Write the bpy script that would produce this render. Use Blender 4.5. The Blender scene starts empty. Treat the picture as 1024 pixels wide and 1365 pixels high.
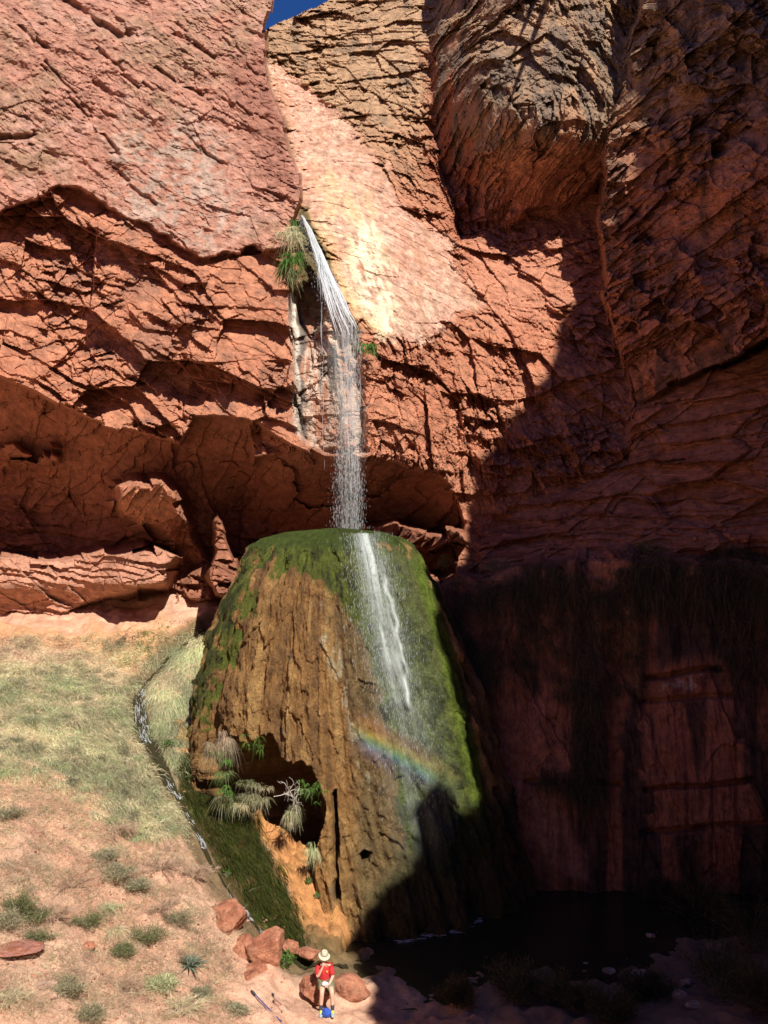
import bpy, bmesh, math, random
import numpy as np
from mathutils import Vector, Matrix
random.seed(7); RNG = np.random.RandomState(11)
F32 = np.float32
scene = bpy.context.scene

# ------------------------------------------------------------------ camera
FPX, CX, CY, CAMH = 1231.0, 512.0, 682.5, 12.0
cam_d = bpy.data.cameras.new('camera'); cam = bpy.data.objects.new('camera', cam_d)
scene.collection.objects.link(cam); scene.camera = cam
cam.location = (0, 0, CAMH); cam.rotation_euler = (math.radians(90), 0, 0)
cam_d.sensor_fit = 'HORIZONTAL'; cam_d.sensor_width = 36; cam_d.lens = 36*FPX/1024
cam_d.clip_end = 3000; cam_d.clip_start = 0.1
scene.render.resolution_x = 768; scene.render.resolution_y = 1024

# ------------------------------------------------------------------ light
SUN = Vector((.295, -.581, .748)).normalized()       # towards the sun
SUN_ELEV = math.asin(SUN.z); SUN_AZ = math.atan2(SUN.x, SUN.y)
w = bpy.data.worlds.new("World"); scene.world = w; w.use_nodes = True
nt = w.node_tree
sky = nt.nodes.new('ShaderNodeTexSky'); sky.sky_type = 'NISHITA'; sky.sun_disc = False
sky.sun_elevation = SUN_ELEV; sky.sun_rotation = SUN_AZ; sky.altitude = 1500; sky.dust_density = 0; sky.ozone_density = 5
hs = nt.nodes.new('ShaderNodeHueSaturation'); hs.inputs['Hue'].default_value = .515; hs.inputs['Saturation'].default_value = 1.25; hs.inputs['Value'].default_value = 1.3
nt.links.new(sky.outputs[0], hs.inputs['Color']); nt.links.new(hs.outputs[0], nt.nodes['Background'].inputs[0]); nt.nodes['Background'].inputs[1].default_value = .05
sl = bpy.data.lights.new('sun', 'SUN'); sl.energy = 5.0; sl.angle = math.radians(.53); sl.color = (1, .95, .86)
so = bpy.data.objects.new('sun', sl); scene.collection.objects.link(so)
so.rotation_euler = SUN.to_track_quat('Z', 'Y').to_euler(); so.location = (20, -40, 60)
scene.view_settings.view_transform = 'Standard'; scene.view_settings.look = 'None'
scene.view_settings.gamma = 1; scene.view_settings.use_curve_mapping = False
scene.view_settings.exposure = .45
scene.cycles.max_bounces = 8; scene.cycles.diffuse_bounces = 2; scene.cycles.transparent_max_bounces = 24

C = bpy.context.collection
def P(px, py, d):
    return ((px-CX)/FPX*d, d, CAMH-(py-CY)/FPX*d)
def V(px, py, d): return Vector(P(px, py, d))

# ------------------------------------------------------------------ tags
def tag(o, label=None, cat=None, group=None, kind=None):
    if label: o['label'] = label
    if cat: o['category'] = cat
    if group: o['group'] = group
    if kind: o['kind'] = kind
    return o
def empty(name, loc=(0,0,0), rz=0):
    o = bpy.data.objects.new(name, None); C.objects.link(o); o.location = loc; o.rotation_euler = (0,0,rz); return o
def copy_tree(o, parent=None):
    c = o.copy(); C.objects.link(c); c.parent = parent
    for ch in o.children: copy_tree(ch, c)
    return c

# ------------------------------------------------------------------ numpy noise
def _h(ix, iy, iz, s):
    h = (ix*374761393 + iy*668265263 + iz*1274126177 + s*362437) & 0xffffffff
    h = ((h ^ (h >> 13))*1274126177) & 0xffffffff
    h = ((h ^ (h >> 16))*2246822519) & 0xffffffff
    return ((h ^ (h >> 15)) & 0xffffff).astype(F32)/F32(0xffffff)
def vn(x, y, z, s=0):
    a = .8*x+.6*y; b = -.6*x*.8+.8*y*.8+.6*z; c = .36*x-.48*y+.8*z   # turned lattice
    fx, fy, fz = np.floor(a), np.floor(b), np.floor(c)
    ix, iy, iz = fx.astype(np.int64), fy.astype(np.int64), fz.astype(np.int64)
    u, v, w_ = (a-fx), (b-fy), (c-fz)
    u = u*u*(3-2*u); v = v*v*(3-2*v); w_ = w_*w_*(3-2*w_)
    r = 0
    for dx in (0, 1):
        for dy in (0, 1):
            for dz in (0, 1):
                r = r + _h(ix+dx, iy+dy, iz+dz, s)*((u if dx else 1-u)*(v if dy else 1-v)*(w_ if dz else 1-w_))
    return (r*2-1).astype(F32)
def fbm(x, y, z, o=4, s=0, g=.5, l=2.03):
    r = 0; a = 1; t = 0
    for k in range(o):
        r = r + a*vn(x, y, z, s+k*17); t += a; a *= g; x, y, z = x*l+3.1, y*l+1.7, z*l+5.3
    return r/t
def ridge(x, y, z, o=4, s=0):
    r = 0; a = 1; t = 0
    for k in range(o):
        r = r + a*(1-2*np.abs(vn(x, y, z, s+k*13))); t += a; a *= .55; x, y, z = x*2.1+1.3, y*2.1+4.7, z*2.1+2.3
    return r/t
def cells(u, v, s=0, jit=.95):
    """2-D Voronoi: F1, F2-F1, id, offset to centre"""
    iu, iv = np.floor(u).astype(np.int64), np.floor(v).astype(np.int64)
    f1 = np.full(u.shape, 9., F32); f2 = f1.copy(); cid = np.zeros(u.shape, F32); cx = cid.copy(); cy = cid.copy()
    for a in (-1, 0, 1):
        for b in (-1, 0, 1):
            h1 = _h(iu+a, iv+b, iu*0, s); h2 = _h(iu+a, iv+b, iu*0, s+91)
            dx = (iu+a+.5+(h1-.5)*jit-u).astype(F32); dy = (iv+b+.5+(h2-.5)*jit-v).astype(F32)
            d = dx*dx+dy*dy
            n = d < f1
            f2 = np.where(n, f1, np.minimum(f2, d)); f1 = np.where(n, d, f1)
            cid = np.where(n, h1*.61+h2*.39, cid); cx = np.where(n, dx, cx); cy = np.where(n, dy, cy)
    return np.sqrt(f1), np.sqrt(f2)-np.sqrt(f1), cid, cx, cy
def rnd(cid, k):
    return np.modf(cid*(917.31+k*331.7)+k*.377)[0]
def facets(u, v, s=0, bias=.6):
    """fractured-rock relief in about -1..1: random blocks with tilted faces, lower edge standing out (v is up)"""
    f1, e, cid, cx, cy = cells(u, v, s)
    h = (rnd(cid, 1)-.5)*1.2 + cx*(rnd(cid, 2)-.5)*1.6 + cy*(bias+(rnd(cid, 3)-.5)*1.2)
    return h.astype(F32), e, cid
def sm(x, a, b):
    t = np.clip((x-a)/(b-a), 0, 1); return t*t*(3-2*t)
def sdf(px, py, poly):
    """signed distance to a polygon, positive inside"""
    x0, y0 = np.array([p[0] for p in poly], F32), np.array([p[1] for p in poly], F32)
    d = np.full(px.shape, 1e9, F32); ins = np.zeros(px.shape, bool); n = len(poly)
    for i in range(n):
        ax, ay, bx, by = x0[i], y0[i], x0[(i+1) % n], y0[(i+1) % n]
        ex, ey = bx-ax, by-ay; L = ex*ex+ey*ey+1e-9
        t = np.clip(((px-ax)*ex+(py-ay)*ey)/L, 0, 1)
        qx = px-ax-t*ex; qy = py-ay-t*ey
        d = np.minimum(d, qx*qx+qy*qy)
        if ay != by:
            c = ((ay > py) != (by > py)) & (px < (bx-ax)*(py-ay)/(by-ay)+ax)
            ins ^= c
    return np.where(ins, 1, -1)*np.sqrt(d)
def pdist(px, py, pts):
    """distance to an open polyline and the parameter along it"""
    d = np.full(px.shape, 1e9, F32); tt = np.zeros(px.shape, F32)
    for i in range(len(pts)-1):
        ax, ay = pts[i][:2]; bx, by = pts[i+1][:2]
        ex, ey = bx-ax, by-ay; L = ex*ex+ey*ey+1e-9
        t = np.clip(((px-ax)*ex+(py-ay)*ey)/L, 0, 1)
        q = (px-ax-t*ex)**2+(py-ay-t*ey)**2
        n = q < d; d = np.where(n, q, d); tt = np.where(n, i+t, tt)
    return np.sqrt(d), tt
def rbf(pts, vals, lam=1e-3):
    pts = np.array(pts, float); vals = np.array(vals, float); n = len(pts); sc = np.ptp(pts)
    X = pts/sc
    def k(r2): return .5*r2*np.log(r2+1e-12)
    r2 = ((X[:, None]-X[None])**2).sum(-1)
    A = np.zeros((n+3, n+3)); A[:n, :n] = k(r2)+lam*np.eye(n); A[:n, n] = 1; A[:n, n+1:] = X; A[n, :n] = 1; A[n+1:, :n] = X.T
    wv = np.linalg.solve(A, np.r_[vals, 0, 0, 0])
    def f(a, b):
        Q = np.stack([a.ravel(), b.ravel()], 1)/sc
        r = wv[n]+Q@wv[n+1:]
        for i in range(n): r = r+wv[i]*k(((Q-X[i])**2).sum(1))
        return r.reshape(a.shape)
    return f
def upsample(f, U, Vv, step=6):
    """evaluate f coarsely on the regular axes U,V and interpolate"""
    u = np.unique(np.r_[U[::step], U[-1]]); v = np.unique(np.r_[Vv[::step], Vv[-1]])
    g = f(*np.meshgrid(u, v))
    g = np.stack([np.interp(U, u, row) for row in g])
    g = np.stack([np.interp(Vv, v, g[:, j]) for j in range(len(U))], 1)
    return g.astype(F32)

# ------------------------------------------------------------------ meshes from arrays
def grid_faces(nr, nc):
    i = np.arange(nr*nc).reshape(nr, nc)
    return np.stack([i[:-1, :-1], i[1:, :-1], i[1:, 1:], i[:-1, 1:]], -1).reshape(-1, 4)
def mesh_np(name, verts, faces, cols=None, mat=None, smooth=False, parent=None, extra=None):
    verts = np.asarray(verts, F32); faces = np.asarray(faces, np.int32)
    used = np.zeros(len(verts), bool); used[faces.ravel()] = True
    remap = np.cumsum(used)-1; verts = verts[used]; faces = remap[faces].astype(np.int32)
    me = bpy.data.meshes.new(name); k = faces.shape[1]
    me.vertices.add(len(verts)); me.vertices.foreach_set('co', verts.ravel())
    me.loops.add(faces.size); me.loops.foreach_set('vertex_index', faces.ravel())
    me.polygons.add(len(faces)); me.polygons.foreach_set('loop_start', np.arange(0, faces.size, k, dtype=np.int32))
    me.polygons.foreach_set('loop_total', np.full(len(faces), k, np.int32))
    me.update(calc_edges=True); me.validate()
    me.polygons.foreach_set('use_smooth', np.full(len(faces), smooth, bool))
    if cols is not None:
        cols = np.asarray(cols, F32)[used]
        a = me.color_attributes.new('Col', 'FLOAT_COLOR', 'POINT')
        a.data.foreach_set('color', np.c_[cols, np.ones(len(cols), F32)].astype(F32).ravel())
    if extra is not None:
        a = me.attributes.new('ex', 'FLOAT', 'POINT'); a.data.foreach_set('value', np.asarray(extra, F32)[used])
    if mat: me.materials.append(mat)
    o = bpy.data.objects.new(name, me); C.objects.link(o); o.parent = parent
    return o

# ------------------------------------------------------------------ materials
def new_mat(name):
    m = bpy.data.materials.new(name); m.use_nodes = True; n = m.node_tree; n.nodes.clear()
    out = n.nodes.new('ShaderNodeOutputMaterial'); return m, n, out
def nz(n, scale, detail=6, rough=.6, vec=None, sc=None):
    t = n.nodes.new('ShaderNodeTexNoise'); t.inputs['Scale'].default_value = scale
    t.inputs['Detail'].default_value = detail; t.inputs['Roughness'].default_value = rough
    g = n.nodes.new('ShaderNodeNewGeometry'); src = g.outputs['Position']
    if sc:
        mp = n.nodes.new('ShaderNodeMapping'); mp.inputs['Scale'].default_value = sc
        n.links.new(src, mp.inputs[0]); src = mp.outputs[0]
    n.links.new(src, t.inputs['Vector']); return t
def ramp(n, fac, stops):
    r = n.nodes.new('ShaderNodeValToRGB'); n.links.new(fac, r.inputs[0])
    e = r.color_ramp.elements
    while len(e) < len(stops): e.new(.5)
    for i, (p, c) in enumerate(stops):
        e[i].position = p; e[i].color = (*c, 1) if len(c) == 3 else c
    return r
def mix(n, a, b, fac, mode='MIX'):
    m = n.nodes.new('ShaderNodeMix'); m.data_type = 'RGBA'; m.blend_type = mode
    for s, i in ((a, 6), (b, 7), (fac, 0)):
        if hasattr(s, 'links') or hasattr(s, 'is_linked'): n.links.new(s, m.inputs[i])
        elif i == 0: m.inputs[0].default_value = s
        else: m.inputs[i].default_value = (*s, 1)
    return m.outputs[2]
def attr_mat(name, rough=.9, spec=.25, d1=(3, .55, 1.5), d2=(26, .75, 1.3), bump=((9, .05), (45, .012)), sc=None, attr='Col'):
    """albedo from the colour attribute, broken up by two noises, bumped"""
    m, n, out = new_mat(name)
    b = n.nodes.new('ShaderNodeBsdfPrincipled'); n.links.new(b.outputs[0], out.inputs[0])
    a = n.nodes.new('ShaderNodeAttribute'); a.attribute_name = attr; c = a.outputs['Color']
    for scale, lo, hi in (d1, d2):
        t = nz(n, scale, 5, .65, sc=sc); r = ramp(n, t.outputs['Fac'], [(.28, (lo,)*3), (.72, (hi,)*3)])
        c = mix(n, c, r.outputs[0], 1., 'MULTIPLY')
    n.links.new(c, b.inputs['Base Color']); b.inputs['Roughness'].default_value = rough
    b.inputs['Specular IOR Level'].default_value = spec
    prev = None
    for scale, dist in bump:
        t = nz(n, scale, 6, .7, sc=sc); k = n.nodes.new('ShaderNodeBump'); k.inputs['Distance'].default_value = dist
        k.inputs['Strength'].default_value = 1; n.links.new(t.outputs['Fac'], k.inputs['Height'])
        if prev: n.links.new(prev, k.inputs['Normal'])
        prev = k.outputs[0]
    n.links.new(prev, b.inputs['Normal'])
    return m
def plain(name, col, rough=.8, var=.25, scale=12, spec=.3, transl=0, bump=0):
    m, n, out = new_mat(name)
    b = n.nodes.new('ShaderNodeBsdfPrincipled'); n.links.new(b.outputs[0], out.inputs[0])
    t = nz(n, scale, 4); lo = tuple(c*(1-var) for c in col); hi = tuple(min(1, c*(1+var)) for c in col)
    r = ramp(n, t.outputs['Fac'], [(.3, lo), (.7, hi)]); n.links.new(r.outputs[0], b.inputs['Base Color'])
    b.inputs['Roughness'].default_value = rough; b.inputs['Specular IOR Level'].default_value = spec
    if bump:
        k = n.nodes.new('ShaderNodeBump'); k.inputs['Distance'].default_value = bump; n.links.new(t.outputs['Fac'], k.inputs['Height']); n.links.new(k.outputs[0], b.inputs['Normal'])
    if transl:
        tr = n.nodes.new('ShaderNodeBsdfTranslucent'); n.links.new(r.outputs[0], tr.inputs[0])
        ms = n.nodes.new('ShaderNodeMixShader'); ms.inputs[0].default_value = transl
        n.links.new(b.outputs[0], ms.inputs[1]); n.links.new(tr.outputs[0], ms.inputs[2]); n.links.new(ms.outputs[0], out.inputs[0])
    return m
M_ROCK = attr_mat('sandstone', bump=((5, .10), (22, .04), (70, .012)))
M_SOIL = attr_mat('red_soil', d1=(2.2, .7, 1.3), d2=(30, .7, 1.3), bump=((8, .06), (40, .02)))
M_TRAV = attr_mat('travertine', rough=.72, spec=.35, d1=(4, .6, 1.4), d2=(22, .65, 1.4), bump=((6, .13), (24, .06), (80, .015)), sc=(1, 1, .55))

# ================================================================== CLIFFS
STEP = 1.34
U = np.arange(-230, 1270, STEP).astype(F32); Vv = np.arange(-330, 1330, STEP).astype(F32)
PX, PY = np.meshgrid(U, Vv)
def reg(pts, step=6):
    f = rbf([(p[0], p[1]) for p in pts], [p[2] for p in pts]); return upsample(f, U, Vv, step)
# every sheet: (view bearing, elevation, distance of the rock there)
D_left = reg([(0,500,33),(240,588,32.6),(330,560,33),(410,605,32.3),(0,0,37.5),(0,250,35.2),(360,0,40),(300,200,37),(395,240,36.3),(384,400,34),
              (200,400,33.8),(100,420,33.8),(-230,-330,42),(-230,500,30.5),(200,-330,43),(360,-330,45),(180,100,37.2),(320,480,33.3),(250,300,35.4)])
D_mid = reg([(400,150,46),(375,100,47),(450,100,47.5),(430,30,50),(500,0,50.5),(560,100,47),(560,200,44.5),(412,290,37.5),(440,250,39.5),(520,200,42.5),(520,440,34.3),
             (460,420,34),(600,380,39),(560,300,41),(480,300,38.3),(500,480,33.8),(600,480,36.2),(700,450,38.6),(520,600,33.2),(600,640,35.6),
             (560,620,34.2),(780,300,43.5),(680,340,42.6),(750,400,40.5),(690,560,37.3),(640,-50,51),(500,-330,66),(900,-330,60),(800,640,36.5),(900,500,38),
             (400,600,33.6),(450,600,32.9),(640,700,36.3),(380,400,35),(640,760,35),(720,640,36.4)])
D_back = reg([(-230,600,37),(0,555,36),(0,640,38.2),(0,760,37.8),(120,600,36),(120,700,38.7),(250,640,36.2),(300,660,38.4),(400,640,35.4),(400,690,39.2),
              (500,650,35.2),(500,690,39.4),(590,690,38),(620,720,37.2),(0,900,37.5),(300,900,37.4),(600,900,37),(-230,800,37),(220,800,38),(300,780,38.3)])
D_butt = reg([(640,100,41.2),(700,100,40.6),(640,200,42),(820,50,41.5),(780,190,39.8),(720,160,39),(700,-60,42.5),(640,-60,44),(800,-330,50),
              (578,100,46.5),(588,230,45.5),(598,0,47.5),(612,315,43.6),(700,225,41.6),(720,285,43.6),(780,250,43),(650,270,43.4),(600,-330,54)])
D_right = reg([(830,100,39.5),(900,0,38),(1000,100,35.5),(900,300,36.2),(1000,400,33.6),(850,450,36.6),(1174,200,32),(1270,-330,36),(860,-330,45),(1000,-330,41),(820,300,38.8),(870,520,36.2),
               (1270,500,30)])
D_mledge = reg([(850,560,36.2),(1000,500,34.6),(1000,600,33.6),(850,650,34.8),(700,690,36),(650,730,35.5),(1000,715,32.2),(800,735,33.2),(1270,480,31.5),(1270,720,30),(640,760,34.2)])
D_low = reg([(650,790,31.8),(600,900,31.4),(850,790,31),(1000,800,30.4),(700,1190,29.6),(1024,1200,29.2),(850,1190,29.4),(1000,1000,29.5),(850,1330,29.3),(1270,1000,27.8),(1270,1300,27.5),
              (300,1000,34),(0,1100,36),(560,1000,31.2),(560,1200,30)])
X0 = (PX-CX)/FPX*36; Z0 = CAMH-(PY-CY)/FPX*36; O0 = X0*0
# edges wander like broken rock
wx = fbm(X0*.55, O0, Z0*.55, 5, 5)*26; wy = fbm(X0*.55, O0+9, Z0*.55, 5, 8)*22
_, _, cidw, _, _ = cells(X0*1.1+.3*Z0, Z0*1.3, 3)
jx = (rnd(cidw, 1)-.5)*14; jy = (rnd(cidw, 2)-.5)*12
A = PX+wx*.45+jx; B = PY+wy*.45+jy
A2 = PX+wx*.25+jx*.4; B2 = PY+wy*.25+jy*.4
LEFT = [(362,-340),(362,0),(352,40),(360,110),(375,150),(383,185),(402,230),(400,262),(388,300),(386,380),(389,470),(396,560),(412,608),
        (380,592),(330,556),(262,560),(240,592),(200,582),(120,562),(60,530),(0,500),(-240,440),(-240,-340)]
MIDR = [(340,-340),(340,620),(412,604),(450,600),(500,612),(560,626),(605,652),(618,690),(612,720),(606,770),(900,790),(1280,500),(1280,-340)]
BUTT = [(572,60),(585,0),(600,-340),(880,-340),(880,150),(800,240),(780,262),(745,285),(700,292),(660,310),(640,325),(612,330),(580,200)]
RIGHT = [(856,-340),(850,20),(838,60),(822,130),(804,205),(797,300),(803,400),(828,480),(845,545),(900,512),(960,490),(1024,455),(1280,400),(1280,-340)]
MLEDGE = [(640,790),(636,720),(690,668),(760,650),(838,612),(842,545),(900,512),(960,488),(1024,458),(1280,400),(1280,790)]
LOW = [(560,760),(640,765),(720,752),(860,742),(1000,745),(1280,740),(1280,1340),(-240,1340),(-240,860),(250,860),(520,800)]
mL = sm(sdf(A2, B2, LEFT), -2, 3); mM = sm(sdf(A2, B, MIDR), -3, 5); mB = sm(sdf(A2, B, BUTT), -4, 10)
mR = sm(sdf(A2, B2, RIGHT), -3, 6); mE = sm(sdf(A2, B2, MLEDGE), -4, 8); mW = sm(sdf(A2, B2+wy*1.1+.8*jy, LOW), -6, 12)
D = D_back.copy()
def over(D, Dn, m): return D*(1-m)+Dn*m
D = over(D, D_mid, mM); D = over(D, D_butt, mB); D = over(D, D_right, mR); D = over(D, D_mledge, mE); D = over(D, D_low, mW); D = over(D, D_left, mL)
# --- relief, in metres, on true positions
X = (PX-CX)/FPX*D; Z = CAMH-(PY-CY)/FPX*D; Y = D
q1 = fbm(X*.35, Y*.35, Z*.35, 4, 21); q2 = fbm(X*1.3, Y*1.3, Z*1.3, 4, 31); q3 = fbm(X*5, Y*5, Z*5, 4, 41)
ux = X+.45*Y; uz = Z+.55*Y
wu = ux+.16*q2+.03*q3; wv = uz+.16*fbm(X*.9+4, Y*.9, Z*.9, 3, 55)+.03*q3
def fracture(u, v, sizes, asp, s, bias):
    """blocks within blocks: one tilted-face cell pattern per size (metres)"""
    out = []
    for k, sz in enumerate(sizes):
        h_, e_, c_ = facets(u/(sz*asp)+.37*k, v/sz+.61*k, s+k, bias); out.append(h_*sz)
    return out
ca, sa = math.cos(math.radians(-33)), math.sin(math.radians(-33))
du = wu*ca+wv*sa; dv = -wu*sa+wv*ca
ca2, sa2 = math.cos(math.radians(12)), math.sin(math.radians(12))
eu = wu*ca2+wv*sa2; ev = -wu*sa2+wv*ca2
amp = .30+1.15*sm(fbm(X*.5+7, Y*.5, Z*.5, 3, 61), -.25, .3)          # broken here, sound there
FD = fracture(du, dv, (2.9, 1.15, .46, .17), 1.6, 1, .5)
FG = fracture(eu, ev, (2.3, .85, .34, .14), 1.35, 6, .45)
FV = fracture(eu, ev, (2.6, .95, .36), .42, 12, .15)
fd = .30*FD[0]+.40*FD[1]*amp+.38*FD[2]*amp+.28*FD[3]*amp
fg = .24*FG[0]+.36*FG[1]*amp+.40*FG[2]*amp+.26*FG[3]*amp
fv = .16*FV[0]+.26*FV[1]*amp+.30*FV[2]*amp
_, _, gc1, _, _ = cells(eu/2.2, ev/1.4, 77)
lay = wv+.12*X+.5*q1+.5*rnd(gc1, 4)
def beds(t, s):
    i = np.floor(t); f = t-i; r = _h(i.astype(np.int64), (gc1*9).astype(np.int64), (i*0).astype(np.int64), s)
    return (r-.5)+(.5-f)*.6
bed1 = beds(lay*1.1, 3); bed2 = beds(lay*3.3+.4*q2, 5)
knb = ridge(X*1.6, Y*1.6, Z*1.6, 4, 65)
topL = sm(PY+.0*PX, 330, 200)                        # the sheer upper slab of the left cliff
slab_line = np.interp(PX, [-230,0,90,150,200,270,340,380], [300,285,246,278,305,345,330,330])
above = sm(slab_line+6*q2*2-PY, -3, 3)
pit = ridge(X*4.2, Y*4.2, Z*4.2, 4, 68)
hL = above*(.95+.02*FD[0]+.055*FD[1]*amp+.13*FD[2]*amp+.16*FD[3]*amp**2+.12*knb+.06*pit+.25*q1+.16*ridge(du*.55, Y*.3, dv*1.1, 3, 69))+(1-above)*(fd*1.25+.5*fg*amp)+.10*q2+.03*q3
# a few long slanting cracks on the upper slab
crk = 0
for (x0, y0, x1, y1, wdt, dep) in ((95,0,165,45,5,.5),(210,90,260,130,3,.4),(105,150,165,210,3,.35),(160,230,210,270,3,.3),(60,90,120,150,2,.3),(230,40,290,80,3,.3),(0,188,48,184,5,.6),(240,170,290,215,2.5,.3),(20,20,60,60,3,.35),(125,60,200,120,3,.3),(300,45,345,95,2,.2),(300,130,350,170,2,.2)):
    dd, _ = pdist(A, B, [(x0, y0), (x1, y1)]); crk = crk+.7*dep*sm(dd, wdt*1.6, 0)
hL = hL-crk
smoothC = sm(sdf(A+8*q2, B+10*q2, [(352,70),(420,120),(500,200),(540,270),(600,330),(640,400),(600,440),(545,455),(512,452),(480,430),(455,380),(430,320),(400,270),(395,190),(370,140)]), -5, 9)
top = sm(PY, 180, 60)
hM = (.85*fg+.6*fv+.06*bed2)*(1-.86*smoothC)+.10*q2+.03*q3+.05*bed2*smoothC+.03*pit*smoothC+.05*fv*smoothC
hM = hM+.22*bed1*top*(1-smoothC)
rag = sm(PY, 430, 470)*sm(PY, 680, 640)
hM = hM+rag*(.45*fg+.5*fv+.10*knb)
hB = 1.5*fv+.6*fg+.15*q2+.04*q3+.14*knb
hR = 2.0*fv+.8*fg+.35*q1+.15*q2+.04*q3+.10*knb
f5, e5, c5 = facets(eu*.33, ev*.55, 22, .5)
hE = .50*f5*sm(e5, 0, .12)+.30*bed1+.10*bed2+.30*q1+.14*q2+.03*q3-.10*sm(e5, .03, 0)+.45*fg
fl = fbm(X*2.2, Y*2.2, Z*.25, 4, 71)
hW = .30*fl+.06*bed1*sm(q1, -.2, .3)+.2*q1+.08*q2+.03*q3+.25*fv
for (x0, y0, x1, y1, dp) in ((855,933,980,930,.2),(860,1052,1000,1038,.3),(855,1108,1024,1100,.25),(860,900,960,895,.3),(700,1040,830,1045,.25)):
    dd, _ = pdist(PX+wx*.3, PY+wy*.4, [(x0, y0), (x1, y1)]); hW = hW-dp*sm(dd, 6, 0)
hK = .45*q1+(.12+.35*sm(PY, 610, 660))*bed1+.14*bed2+.5*fg+.10*q2+.02*q3
H = hK
for h_, m_ in ((hM, mM), (hB, mB), (hR, mR), (hE, mE), (hW, mW), (hL, mL)): H = over(H, h_, m_)
# the open ledge band in the alcove bulges out in long pillows
pil = sm(sdf(A, B, [(-230,735),(60,745),(195,722),(240,742),(215,790),(150,800),(60,830),(-230,815)]), -6, 10)
pf, pe, pc = facets(du*.24, dv*.75, 33, -.2)
H = H*(1-.78*pil)+pil*((2.7+1.0*sm(PX, 110, 170))*(1-.42*sm(PY, 772, 815))+.40*pf+.16*bed2+.12*q2+.06*fd-.10*sm(pe, .03, 0))
pil2 = sm(sdf(A, B, [(480,700),(520,692),(560,700),(612,708),(616,722),(590,735),(540,728),(500,716)]), -4, 5)
H = H+pil2*(4.0+.2*FG[0]+.4*fg)
crag = sm(sdf(A, B, [(148,640),(190,632),(222,638),(240,655),(262,695),(280,745),(262,762),(232,738),(200,712),(160,698),(150,672)]), -4, 14)
H = H+crag*(3.5-2.3*sm(PY, 660, 730)+1.1*fg)
H = over(H, H*.6+3.7+.5*fg+.25*FG[1]*1.2, sm(sdf(A2+4*q2, B2, [(284,690),(291,679),(299,690),(304,712),(312,728),(318,745),(322,765),(318,790),(300,800),(286,796),(279,770),(284,740)]), -2, 5))
skirt = sm(sdf(A, B, [(262,755),(285,738),(322,765),(330,800),(215,812),(235,785)]), -4, 10); H = H+skirt*(1-crag)*(1.3+.8*fg)
knl = sm(sdf(A, B, [(-10,600),(15,592),(30,606),(55,612),(60,595),(82,606),(80,616),(-10,622)]), -2, 5); H = H+knl*1.3
# mineral niche behind the falls
niche = sm(sdf(A2, B2, [(386,385),(400,378),(430,376),(452,420),(478,462),(486,520),(492,600),(470,612),(430,606),(398,590),(392,500)]), -4, 6)*(1-mL)
H = H*(1-.55*niche)-niche*(.55+.5*sm(PY, 470, 400))+niche*.10*fbm(X*3, Y*3, Z*.6, 4, 81)
nhole = sm(sdf(A2, B2, [(396,388),(412,372),(432,376),(436,400),(425,440),(412,450),(398,432)]), -3, 4)
H = H-nhole*1.6
D2 = D-H
X = (PX-CX)/FPX*D2; Z = CAMH-(PY-CY)/FPX*D2; Y = D2

# --- albedo
def col(*c): return np.array(c, F32)
def tint(base, c, m): return base*(1-m[..., None])+col(*c)*m[..., None]
big = fbm(X*.22, Y*.22, Z*.22, 4, 101); med = fbm(X*.9, Y*.9, Z*.9, 5, 111); fin = fbm(X*4, Y*4, Z*4, 4, 121)
streak = fbm(X*2.2, Y*1.2, Z*.18, 5, 131)
K = np.zeros(PX.shape+(3,), F32)+col(.50,.215,.125)
K = tint(K, (.40,.145,.08), sm(med+.3*fin, -.05, .3)*.55)
# left slab: rose, tan and brown varnish patches
Lm = mL*above
K = K*(1-Lm[..., None])+Lm[..., None]*(np.zeros(K.shape, F32)+col(.48,.235,.165))
K = tint(K, (.36,.215,.135), Lm*sm(big+.5*med+.2*fin, .0, .25)*.85)
K = tint(K, (.58,.31,.25), Lm*sm(med+.5*fin, .12, .4)*.5)
gp = sm(sdf(A, B, [(150,180),(230,150),(310,200),(330,280),(290,345),(200,330),(150,270)]), -30, 30)*sm(fin+.5*med, -.25, .15)
K = tint(K, (.46,.33,.26), Lm*gp*.85)
dk = sm(sdf(A, B, [(300,80),(350,60),(395,210),(400,262),(370,260),(330,180)]), -14, 14); K = tint(K, (.30,.125,.085), Lm*dk*.7)
# mid: tan upper wall, pale chute, yellow-white mineral fan
mMx = mM*(1-mL); smoothC = smoothC*(1-mL)
tan = mMx*(1-smoothC)*sm(PY+.15*(PX-500), 330, 120)
K = tint(K, (.44,.28,.165), tan*.9)
K = tint(K, (.33,.20,.12), tan*sm(med+.4*streak, .0, .3)*.8)
K = tint(K, (.22,.155,.105), tan*sm(streak+.6*med, .2, .45)*.7)
red2 = mMx*sm(sdf(A, B, [(560,60),(600,40),(640,130),(650,330),(600,330),(570,230)]), -12, 20); K = tint(K, (.36,.13,.07), red2*.85)
K = tint(K, (.70,.42,.31), smoothC*.92)
K = tint(K, (.60,.30,.20), smoothC*sm(med+.6*streak, .05, .35)*.6)
K = tint(K, (.76,.56,.42), smoothC*sm(streak-.3*med, .05, .3)*.55)
K = tint(K, (.50,.25,.17), smoothC*sm(bed2+.8*fin, .35, .7)*.4); K = tint(K, (.36,.17,.11), smoothC*sm(pit+.5*med, .35, .6)*.5)
run = fbm(X*3.5+.8*Z, Y*1., Z*.35, 4, 161); K = tint(K, (.50,.27,.17), smoothC*sm(run, .12, .3)*.6)
fan = sm(sdf(A, B, [(420,210),(470,230),(500,300),(530,380),(535,440),(512,446),(478,415),(450,350),(425,290)]), -14, 18)
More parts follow.
